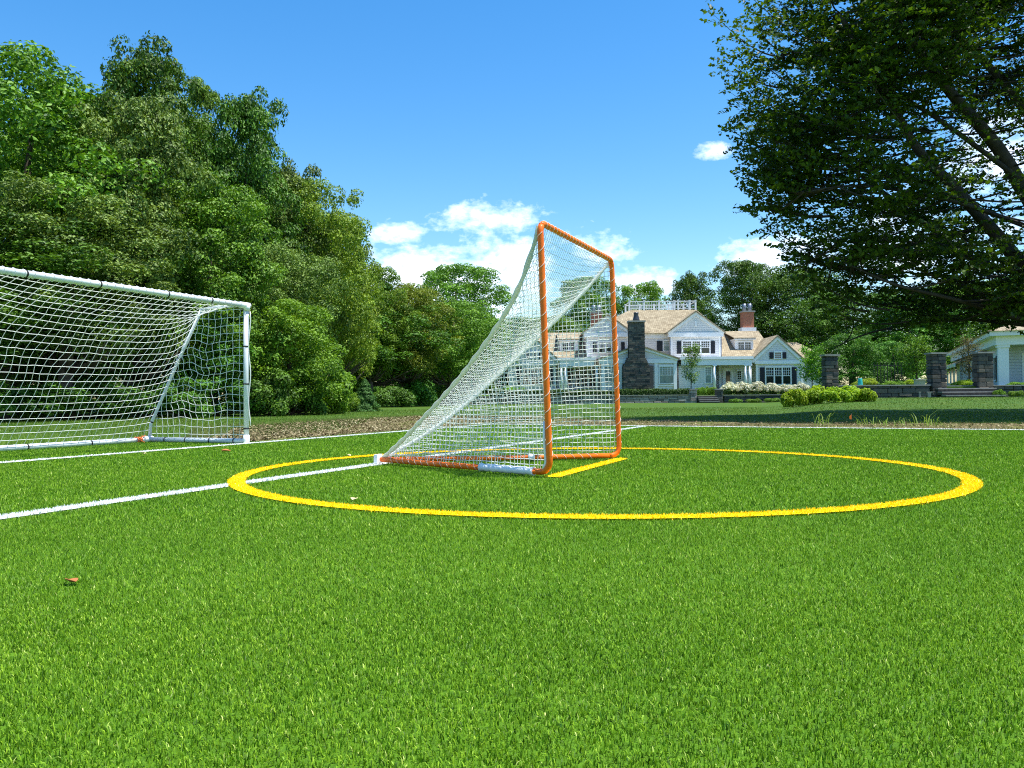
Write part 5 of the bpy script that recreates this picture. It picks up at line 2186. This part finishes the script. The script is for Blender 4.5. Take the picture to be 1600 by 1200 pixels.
        for cp in (1118, 1166.5, 1173):
            xc = HX(mx(cp))
            col = MB().tube([(xc, -3.85, gz), (xc, -3.85, HZ(571))], [.155, .135], 14)
            col.box(xc - .19, xc + .19, -4.04, -3.66, HZ(572.5), HZ(570.6)).box(xc - .19, xc + .19, -4.04, -3.66, gz, gz + .25)
            part('column', 'trim', col)
        part('porch_back_trim', 'trim', bxm(1120, 1122, wy - .04, wy - .002, gz, HZ(566)))
        win(1103, 1111.5, 574, 598, -3.6 if sgn > 0 else wy, 1, 3, 4, glass='glass_reflection')
        DEP[0] = wy
        if sgn > 0:
            # porch door with frame
            df = MB().box(HX(1129), HX(1132.6), wy - .09, wy, gz, HZ(578)).box(HX(1142.4), HX(1145.5), wy - .09, wy, gz, HZ(578)).box(HX(1128), HX(1146), wy - .10, wy, HZ(578), HZ(575.5))
            do = part('door', 'trim', df)
            MB().box(HX(1132.6), HX(1142.4), wy - .05, wy - .01, HZ(605), HZ(578)).build('door_leaf', M['trim'], do)
            MB().box(HX(1134), HX(1141), wy - .06, wy - .051, HZ(602), HZ(581)).build('pane', M['glass'], do)
            MB().tube([(HX(1133.3), wy - .12, HZ(593)), (HX(1133.3), wy - .05, HZ(593))], .04, 8).build('handle', M['metal_dark'], do)
            window(H, 1152, 1157.5, 580, 593, wy, 1, 2, 4, full=True)
        else:
            for k, p in enumerate((1121.5, 1133, 1144.5, 1156)):
                win(p, p + 9, 576, 603, wy, 1, 2, 5, full=True)
        # dormer
        dyo, dyb = 0.6, 5.0
        DEP[0] = dyo
        part('dormer_wall', 'trim', bxm(1148.5, 1177, dyo, dyb, HZ(555, 1160), HZ(529, 1160)))
        part('dormer_roof', 'roof', MB().prism_x([(dyo - .35, HZ(529.5, 1160)), (5.3, HZ(517.5, 1160) + .25), (5.3, HZ(516.6, 1160) + .25), (dyo - .35, HZ(528, 1160))], min(HX(mx(1146)), HX(mx(1180))), max(HX(mx(1146)), HX(mx(1180)))))
        part('dormer_fascia', 'trim', bxm(1146.5, 1179.5, dyo - .32, dyo, HZ(531, 1160), HZ(529.6, 1160)))
        win(1153.5, 1172.5, 535, 549.5, dyo, 2, 3, 4, full=True)
        # end gable block
        ey = -2.6
        DEP[0] = ey
        pc = mx(1215.5)
        part('end_wall', 'siding', bxm(1182.5, 1256, ey + .3, 8, gz, HZ(564, 1215)))
        part('end_frieze', 'trim', bxm(1180, 1258, ey + .08, ey + .4, HZ(568.5, 1215), HZ(563.5, 1215)))
        gable(H, pc, 41, 525.5, 563.5, ey, 9, ref=1215, trim_w=.3)
        DEP[0] = ey
        for cp in (1184, 1254.5):
            part('corner_board', 'trim', bxm(cp - 1.6, cp + 1.6, ey + .25, ey + .3, gz, HZ(568.5, 1215)))
        win(1211, 1220.5, 551, 560, ey + .12, 1, 3, 3, full=True, shutters=((1202.5, 1208.5), (1223, 1228.5)))
        win(1197, 1234.5, 574.5, 600, ey + .3, 3, 4, 3, shutters=((1187.5, 1194.5), (1237, 1244)))
        # brick chimney with two pots
        bp = 1168.5 if sgn > 0 else 932
        DEP[0] = 6.2
        xa, xb = HX(bp - 8.5), HX(bp + 8.5)
        zb0 = HZ(520)
        bc = part('brick_chimney', 'brick', MB().box(xa, xb, 6.2, 7.4, zb0, HZ(489)))
        MB().box(xa - .12, xb + .12, 6.08, 7.52, HZ(489), HZ(486.6)).build('chimney_cap', M['coping'], bc)
        for q in (-.3, .3):
            MB().tube([((xa + xb) / 2 + q, 6.8, HZ(486.6)), ((xa + xb) / 2 + q, 6.8, HZ(480)), ((xa + xb) / 2 + q, 6.8, HZ(475))], [.26, .2, .22], 12).build('flue_pot', M['lead'], bc)
        MB().box(xa - .2, xb + .2, 6.0, 7.6, HZ(519), HZ(513)).build('flashing', M['membrane'], bc)
    # back wing to the right
    DEP[0] = 5.0
    part('rear_wall', 'siding', MB().box(HX(1240), HX(1290), 5, 14, gz, HZ(561, 1265)))
    e, t = HZ(561, 1265), HZ(531.5, 1265)
    x0, x1 = HX(1216), HX(1294)
    part('rear_roof', 'roof', MB().add([(x0, 4.6, e), (x1, 4.6, e), (x1, 14.4, e), (x0, 14.4, e), (x0, 9, t), (HX(1262), 9, t)], [(0, 1, 5, 4), (1, 2, 5), (2, 3, 4, 5), (3, 0, 4), (3, 2, 1, 0)]))


big_house()


# ------------------------------------------------------------------ pavilion at the right edge
def pavilion():
    org = Vector((29.3, 50.4, 0))
    H = empty('white_pavilion', org, -TH)
    tag(H, 'white pavilion with square columns cut off by the right edge', 'house')
    # local: x along the front (right), y back
    gz, ze = 0.9, 4.35
    part = lambda name, m, mb: mb.build(name, M[m], H)
    part('front_wall', 'siding_blue', MB().box(0.9, 9, 1.7, 2.0, gz, ze - .3))
    part('side_wall', 'siding', MB().box(0.35, .6, 2.2, 29, gz, ze - .3))
    part('rear_wall', 'siding', MB().box(.35, 9, 28.8, 29, gz, ze - .3))
    part('inner_return', 'siding_blue', MB().box(.61, .9, 1.7, 2.19, gz, ze - .3))
    for x in (0.30, 3.1, 5.9):
        c = MB().box(x - .28, x + .28, .02, .58, gz, ze - .82)
        c.box(x - .34, x + .34, -.04, .64, ze - .98, ze - .82).box(x - .34, x + .34, -.04, .64, gz, gz + .22)
        part('column', 'trim', c)
    part('entablature', 'trim', MB().box(-.1, 9, -.08, .7, ze - .82, ze - .28).box(-.102, .7, .7, 29, ze - .78, ze - .28))
    part('porch_soffit', 'ceiling_wood', MB().box(.7, 9, .7, 1.7, ze - .40, ze - .32))
    part('cornice', 'trim', MB().box(-.45, 9.3, -.45, 29.3, ze - .28, ze))
    zr = ze + 1.35
    part('hip_roof', 'roof', MB().add([(-.6, -.6, ze + .004), (9.4, -.6, ze + .004), (9.4, 29.4, ze + .004), (-.6, 29.4, ze + .004), (3.6, 3.6, zr), (5.2, 3.6, zr), (5.2, 25, zr), (3.6, 25, zr)],
                                      [(0, 1, 5, 4), (1, 2, 6, 5), (2, 3, 7, 6), (3, 0, 4, 7), (4, 5, 6, 7), (3, 2, 1, 0)]))
    # lean-to along the left side with shingled roof and dark windows
    part('lean_wall', 'siding', MB().box(-1.3, -1.1, 8, 28, gz, 2.75))
    part('lean_end', 'siding', MB().prism_y([(-1.28, gz), (.35, gz), (.35, 3.3), (-1.28, 2.7)], 8.0, 8.2))
    part('lean_roof', 'roof', MB().prism_y([(-1.65, 2.62), (.35, 3.42), (.35, 3.56), (-1.65, 2.76)], 7.7, 28.3))
    part('lean_fascia', 'trim', MB().box(-1.68, -1.60, 7.7, 28.3, 2.50, 2.74))
    for y in np.arange(9.5, 27.5, 2.6):
        f = MB().box(-1.36, -1.30, y - .1, y + 1.3, gz + .45, gz + 1.75)
        wo = part('window', 'trim', f)
        for q in (0, 1):
            MB().box(-1.375, -1.361, y + q * .65, y + q * .65 + .55, gz + .55, gz + 1.65).build('pane', M['glass'], wo)
    for y in (3.2, 5.6):
        f = MB().box(.28, .35, y - .1, y + 1.0, gz + .5, gz + 2.1)
        wo = part('window', 'trim', f)
        MB().box(.265, .279, y, y + .9, gz + .6, gz + 2.0).build('pane', M['glass'], wo)
        MB().box(.26, .349, y - .6, y - .14, gz + .5, gz + 2.1).build('shutter', M['shutter'], H)
    f = MB().box(1.5, 2.6, 1.62, 1.7, gz, gz + 2.2)
    wo = part('door', 'trim', f)
    MB().box(1.62, 2.48, 1.605, 1.619, gz + .4, gz + 2.1).build('pane', M['glass'], wo)
    mu = MB()
    for k in (1, 2, 3): mu.box(1.62, 2.48, 1.595, 1.604, gz + .4 + k * .42, gz + .44 + k * .42)
    mu.box(2.03, 2.07, 1.594, 1.6035, gz + .4, gz + 2.1)
    mu.build('muntins', M['trim'], wo)
    part('hood', 'trim', MB().box(2.9, 4.6, 1.2, 1.69, gz + 1.95, gz + 2.05))


pavilion()


# ------------------------------------------------------------------ garden planting
def hedge(name, x0, x1, y, z0, h, dpt, leaf, label, seed, nl):
    r = np.random.default_rng(seed)
    n = nl
    w = x1 - x0
    C = np.stack([r.uniform(-w / 2, w / 2, n), r.uniform(0, dpt, n), r.uniform(0.05, h, n)], 1)
    face = r.random(n)
    C[face < .5, 1] = r.normal(0, .05, (face < .5).sum())
    C[face > .6, 2] = h + r.normal(0, .05, (face > .6).sum()) + 0.05 * np.sin(C[face > .6, 0] * 2.3)
    nr = np.stack([np.zeros(n), np.where(face < .5, -1.0, -.2), np.where(face > .6, 1.0, .3)], 1) + r.normal(size=(n, 3)) * .5
    V, F = leaf_faces(C, nr, .14 * r.uniform(.6, 1.3, n), r)
    t = r.random(n)
    o = empty(name, ((x0 + x1) / 2, y, z0))
    tag(o, label, 'hedge')
    link('foliage', np_mesh('hedge_foliage', V, F, np.concatenate([t, t])), LEAF[leaf], o)
    MB().box(-w / 2 + .1, w / 2 - .1, .12, dpt - .1, -.1, h - .15).build('stems', M['bark'], o)


hedge('clipped_hedge', xat(948, 73.4), xat(1081, 73.4), 73.4, .62, .50, .8, 'hedge', 'low clipped hedge along the top of the pale stone wall', 41, 9000)
hedge('clipped_hedge', xat(765, 73.4), xat(946, 73.4), 73.4, .62, .50, .8, 'hedge', 'low clipped hedge seen through the lacrosse net', 42, 9000)
GS = 'shrubs in the house garden'
i = 0
for px, top, rp, lf, lab in ((1094, 603, 13, 'bright', 'tuft of light green foliage at the head of the narrow steps, left'),
                             (1110, 602, 13, 'bright', 'tuft of light green foliage at the head of the narrow steps, right')):
    bush('garden_shrub', 'low', lf, px, top, 73.6, rp, px * .1, lab, GS, base_z=.62)


def hydrangea(px, top, d, rp, label, seed, base_z):
    o = bush('hydrangea', 'round', 'hedge', px, top, d, rp, seed, label, 'white hydrangeas along the garden wall', 'hydrangea', base_z)
    r = np.random.default_rng(seed)
    R = rp / F_PX * d
    H = at(px, top, d).z - base_z
    Vs, Fs, ts, off = [], [], [], 0
    for k in range(36):
        a, q = r.uniform(0, 2 * PI), r.random() ** .5
        c = np.array([math.cos(a) * q * R, -abs(math.sin(a)) * q * R * .9, H * (0.55 + .5 * (1 - q * q)) - .25 * r.random() + .05])
        n = 60
        dv = r.normal(size=(n, 3)); dv /= np.linalg.norm(dv, axis=1)[:, None]
        C = c + dv * np.array([.16, .16, .13]) * r.uniform(.8, 1.25)
        V, F = leaf_faces(C, dv, .075 * r.uniform(.7, 1.2, n), r, .9)
        Vs.append(V); Fs.append(F + off); off += len(V); t = r.random(n); ts += [t, t]
    b = link('blooms', np_mesh('blooms', np.concatenate(Vs), np.concatenate(Fs), np.concatenate(ts)), LEAF['bloom'], o)
    tag(b, kind='stuff')


for k, (px, top, rp, lab) in enumerate(((1139, 600, 13, 'first white hydrangea right of the narrow steps'), (1160, 599, 14, 'white hydrangea second from the narrow steps, before the porch'),
                                        (1182, 598, 14, 'white hydrangea below the porch corner columns'), (1204, 600, 14, 'white hydrangea below the left shutter of the end gable'),
                                        (1227, 602, 14, 'white hydrangea below the triple window of the end gable'), (1250, 600, 15, 'white hydrangea next to the yellow-green bushes'))):
    hydrangea(px, top, 73.4, rp, lab, 50 + k, .60)
for k, (px, top, rp, d, lab) in enumerate(((1243, 608, 20, 34.0, 'leftmost yellow-green bush, lowest of the row'), (1272, 603, 23, 34.4, 'yellow-green bush left of the tall stone pier'),
                                           (1302, 605, 22, 33.6, 'yellow-green bush in front of the tall stone pier'), (1331, 603, 23, 34.2, 'yellow-green bush below the teal bucket'),
                                           (1354, 607, 16, 34.0, 'rightmost yellow-green bush against the dark wall'))):
    bush('yellow_green_bush', 'leafy', 'lime', px, top, d, rp, k * 1.3, lab, 'yellow-green bushes by the wall')
for k, (px, top, rp, lab) in enumerate(((1150, 622, 13, 'low ground plant at the foot of the dark wall, left'), (1178, 622, 15, 'low ground plant at the foot of the dark wall, middle'),
                                        (1206, 621, 15, 'low ground plant at the foot of the dark wall, right'))):
    bush('border_plant', 'low', 'bright', px, top, 70.8, rp, k, lab, GS)
for k, (px, top, rp, lab) in enumerate(((1562, 607, 12, 'small weedy plant right of the wide steps'), (1588, 609, 14, 'weedy plant at the right edge before the wall'))):
    bush('border_plant', 'low', 'bright', px, top, 41.3, rp, k, lab, GS)
for k, (px, top, rp, d, lf, lab) in enumerate(((1352, 590, 20, 44, 'lime', 'sunlit plant behind the wall by the teal bucket'), (1395, 594, 18, 44, 'bright', 'sunlit plant behind the iron fence foot'),
                                               (1425, 592, 18, 45, 'lime', 'sunlit plant left of the beige box'), (1506, 592, 18, 45, 'lime', 'sunlit plant behind the wide steps'),
                                               (1590, 596, 16, 45, 'bright', 'plant at the foot of the blue wall'))):
    bush('terrace_plant', 'round', lf, px, top, d, rp, k * 2.1, lab, GS, base_z=.98)


def sapling(px, top, py_base, d, rp, leaf, label, seed, bz, n=2600, lf=.13):
    """thin open young tree: several stems and loose leaves"""
    t = at(px, top, d)
    o = empty('young_tree', (t.x, t.y, bz))
    tag(o, label, 'young tree', 'young garden trees')
    H = t.z - bz
    R = rp / F_PX * d
    r = np.random.default_rng(seed)
    mb = MB()
    C = []
    mb.tube([(0, 0, -.05), (.03, 0, H * .4), (0, .02, H * .9)], [.05, .035, .01], 6)
    for k in range(26):
        f = r.uniform(.22, .92)
        a = r.uniform(0, 2 * PI)
        l = R * (1.15 - .6 * abs(f - .5) * 1.6) * r.uniform(.6, 1.1)
        p0 = np.array([0, 0, H * f])
        p1 = p0 + np.array([math.cos(a) * l, math.sin(a) * l, l * .7])
        p1[2] = min(p1[2], H)
        mb.tube([tuple(p0), tuple((p0 + p1) / 2 + [0, 0, .05]), tuple(p1)], [.018, .012, .004], 4, False)
        m = n // 26
        ff = r.uniform(.25, 1.05, m)
        C.append(p0 + (p1 - p0) * ff[:, None] + r.normal(0, .11 * R / .9 + .05, (m, 3)))
    C = np.concatenate(C)
    V, F = leaf_faces(C, r.normal(size=C.shape) + [0, 0, .7], lf * r.uniform(.6, 1.3, len(C)), r)
    tt_ = r.random(len(C))
    link('crown', np_mesh('sapling_crown', V, F, np.concatenate([tt_, tt_])), LEAF[leaf], o)
    mb.build('trunk', M['bark'], o)


sapling(1079, 540, 607, 75, 16, 'olive', 'slender young tree in front of the porch end, by the pale pier', 61, .75)
sapling(1268, 545, 606, 76, 22, 'bright', 'leafy young tree at the right corner of the end gable', 62, .8, 3600, .18)
sapling(1431, 525, 600, 46, 24, 'mid', 'upright young tree left of the tall pier by the wide steps', 63, .98, 3600, .11)
sapling(1513, 528, 600, 45, 18, 'bronze', 'thin bronze-leaved young tree between the two right piers', 64, .98, 1500, .09)
sapling(1462, 560, 600, 60, 18, 'bright', 'small bright young tree behind the pier at the wide steps', 65, .98, 2000, .12)


# ------------------------------------------------------------------ small things
def iron_fence():
    d = 46.0
    a, b = at(1366, 606, d), at(1408, 568, d)
    o = empty('iron_fence', ((a.x + b.x) / 2, d, a.z))
    tag(o, 'black iron picket fence behind the dark stone wall', 'fence')
    w, h = b.x - a.x, b.z - a.z
    for k in range(9):
        x = -w / 2 + w * k / 8
        MB().box(x - .014, x + .014, -.014, .014, -.1, h).tube([(x, 0, h), (x, 0, h + .08)], [.022, .003], 6).build('picket', M['iron'], o)
    for z in (.15, h - .12):
        MB().box(-w / 2, w / 2, -.02, .02, z, z + .035).build('rail', M['iron'], o)


iron_fence()


def small_things():
    # teal bucket upside down on the wall
    p = at(1344, 601, RD + .25)
    o = empty('teal_bucket', (p.x, p.y, at(1400, 603, RD).z + .06))
    tag(o, 'teal plastic bucket standing on the dark stone wall', 'bucket')
    MB().tube([(0, 0, 0), (0, 0, .03), (0, 0, .30), (0, 0, .33)], [.118, .122, .10, .094], 18).build('body', M['teal'], o)
    MB().tube([(0.127 * math.cos(a), .127 * math.sin(a), .03) for a in np.linspace(0, 2 * PI, 19)], .008, 6, False).build('rim', M['teal'], o)
    # beige cabinet behind the wall
    p = at(1437, 602, 44)
    o = empty('beige_box', (p.x, 44, .98))
    tag(o, 'small beige utility box behind the stone wall', 'utility box')
    w = 7 / F_PX * 44
    MB().box(-w, w, -.15, .15, -.02, .36).build('body', M['beige_box'], o)
    MB().box(-w - .03, w + .03, -.18, .18, .36, .41).build('lid', M['beige_box'], o)
    MB().box(-.04, .04, -.03, .03, .41, .47).build('knob', M['trim'], o)
    # marker flag in the verge
    p = at(1331, 660, 16.4)
    gz = float(lawn_z(p.x, p.y))
    o = empty('marker_flag', (p.x, p.y, gz))
    tag(o, 'tiny orange marker flag on a wire in the verge', 'flag')
    MB().tube([(0, 0, -.02), (0, 0, .26)], .003, 5).build('wire', M['iron'], o)
    MB().add([(0.002, 0, .24), (.002, 0, .14), (-.03, .02, .15), (-.036, .015, .20), (-.004, .004, .24), (-.004, .004, .14), (-.034, .024, .15), (-.040, .019, .20)],
             [(0, 3, 2, 1), (4, 5, 6, 7), (0, 4, 7, 3), (1, 2, 6, 5), (2, 3, 7, 6), (0, 1, 5, 4)]).build('pennant', M['flag_orange'], o)
    # path light before the wall
    for px, lab in ((1437, 'small pale post at the foot of the dark wall'), (1452, 'small pale block against the pier at the wide steps')):
        p = at(px, 621, 41.3)
        o = empty('garden_post', (p.x, p.y, float(lawn_z(p.x, p.y))))
        tag(o, lab, 'post')
        s = 1 if px == 1437 else 2.6
        MB().box(-.03 * s, .03 * s, -.03, .03, -.05, .26).build('shaft', M['coping'], o)
        MB().box(-.05 * s, .05 * s, -.05, .05, .26, .30).build('cap', M['coping'], o)
    # fallen leaves on the turf
    for k, (px, py, m, sz, lab) in enumerate(((111, 906, 'dead_leaf', .055, 'reddish brown fallen leaf on the turf at the lower left'), (553, 779, 'pale_leaf', .06, 'pale curled leaf inside the yellow circle'),
                                              (353, 704, 'dead_leaf', .10, 'brown leaf between the two white lines near the soccer goal'), (225, 708, 'pale_leaf', .06, 'pale leaf by the end line before the soccer goal'),
                                              (545, 711, 'pale_leaf', .06, 'pale leaf on the far edge of the yellow circle'))):
        v = _f + _r * ((px - 800) / F_PX) - _u * ((py - 600) / F_PX)
        t = -CAM_H / v.z
        x, y = v.x * t, v.y * t
        r = random.Random(k)
        vs, fs = [], []
        nn = 7
        for i in range(nn):
            f = i / (nn - 1)
            wd = sz * .32 * math.sin(PI * min(1, f * .95 + .05)) + .002
            zc = .006 + sz * .22 * (f - .4) ** 2
            vs += [((f - .5) * sz, -wd, zc + wd * .5), ((f - .5) * sz, 0, zc), ((f - .5) * sz, wd, zc + wd * .6)]
        for i in range(nn - 1):
            for j in (0, 1):
                fs.append((i * 3 + j, i * 3 + j + 1, (i + 1) * 3 + j + 1, (i + 1) * 3 + j))
        o = MB().add(vs, fs, True).build('fallen_leaf', M[m])
        sm = o.modifiers.new('thick', 'SOLIDIFY')
        sm.thickness = .002
        o.location = (x, y, -0.013)
        o.rotation_euler = (r.uniform(-.12, .12), r.uniform(-.12, .12), r.uniform(0, 6))
        tag(o, lab, 'leaf', 'fallen leaves on the turf')
    # weed tufts along the verge
    for k, (px, py, h, lab) in enumerate(((1283, 658, .42, 'leaning grassy weed left of the orange marker flag'), (1352, 662, .38, 'spreading weed tuft right of the orange marker flag'), (1376, 662, .3, 'small weed tuft second right of the marker flag'),
                                          (1410, 661, .34, 'weed tuft in the middle of the verge before the deep shade'), (1444, 661, .48, 'tallest weed clump of the verge, in sun'), (1460, 662, .35, 'weed tuft beside the tallest clump'))):
        d = 16.2 - (px - 1283) * .004
        p = at(px, py, d)
        gz = max(float(lawn_z(p.x, p.y)), -.04)
        r = random.Random(70 + k)
        mb = MB()
        for q in range(20):
            a = r.uniform(0, 2 * PI)
            ln = h * r.uniform(.2, .8)
            out = r.uniform(.2, 1.0) * ln
            w = r.uniform(.003, .006)
            bx_, by_ = r.uniform(-.14, .14), r.uniform(-.1, .1)
            pts = [Vector((0, 0, 0)), Vector((math.cos(a) * out * .35, math.sin(a) * out * .35, ln * .6)), Vector((math.cos(a) * out * .75, math.sin(a) * out * .75, ln * .85)), Vector((math.cos(a) * out * 1.2, math.sin(a) * out * 1.2, ln * .78))]
            s = Vector((-math.sin(a), math.cos(a), 0))
            vs = []
            for i, pp in enumerate(pts):
                ww = w * (1, .95, .6, .1)[i]
                pp = pp + Vector((bx_, by_, 0))
                vs += [pp - s * ww, pp + s * ww]
            mb.add(vs, [(i * 2, i * 2 + 1, i * 2 + 3, i * 2 + 2) for i in range(3)], True)
        me = mb.mesh('weed')
        ta = me.attributes.new('tint', 'FLOAT', 'FACE')
        ta.data.foreach_set('value', np.repeat(np.random.default_rng(k).random(20), 3).astype(np.float32))
        o = link('weed_tuft', me, M['weed_blade'])
        o.location = (p.x, p.y, gz)
        tag(o, lab, 'weed', 'weed tufts in the verge')


small_things()
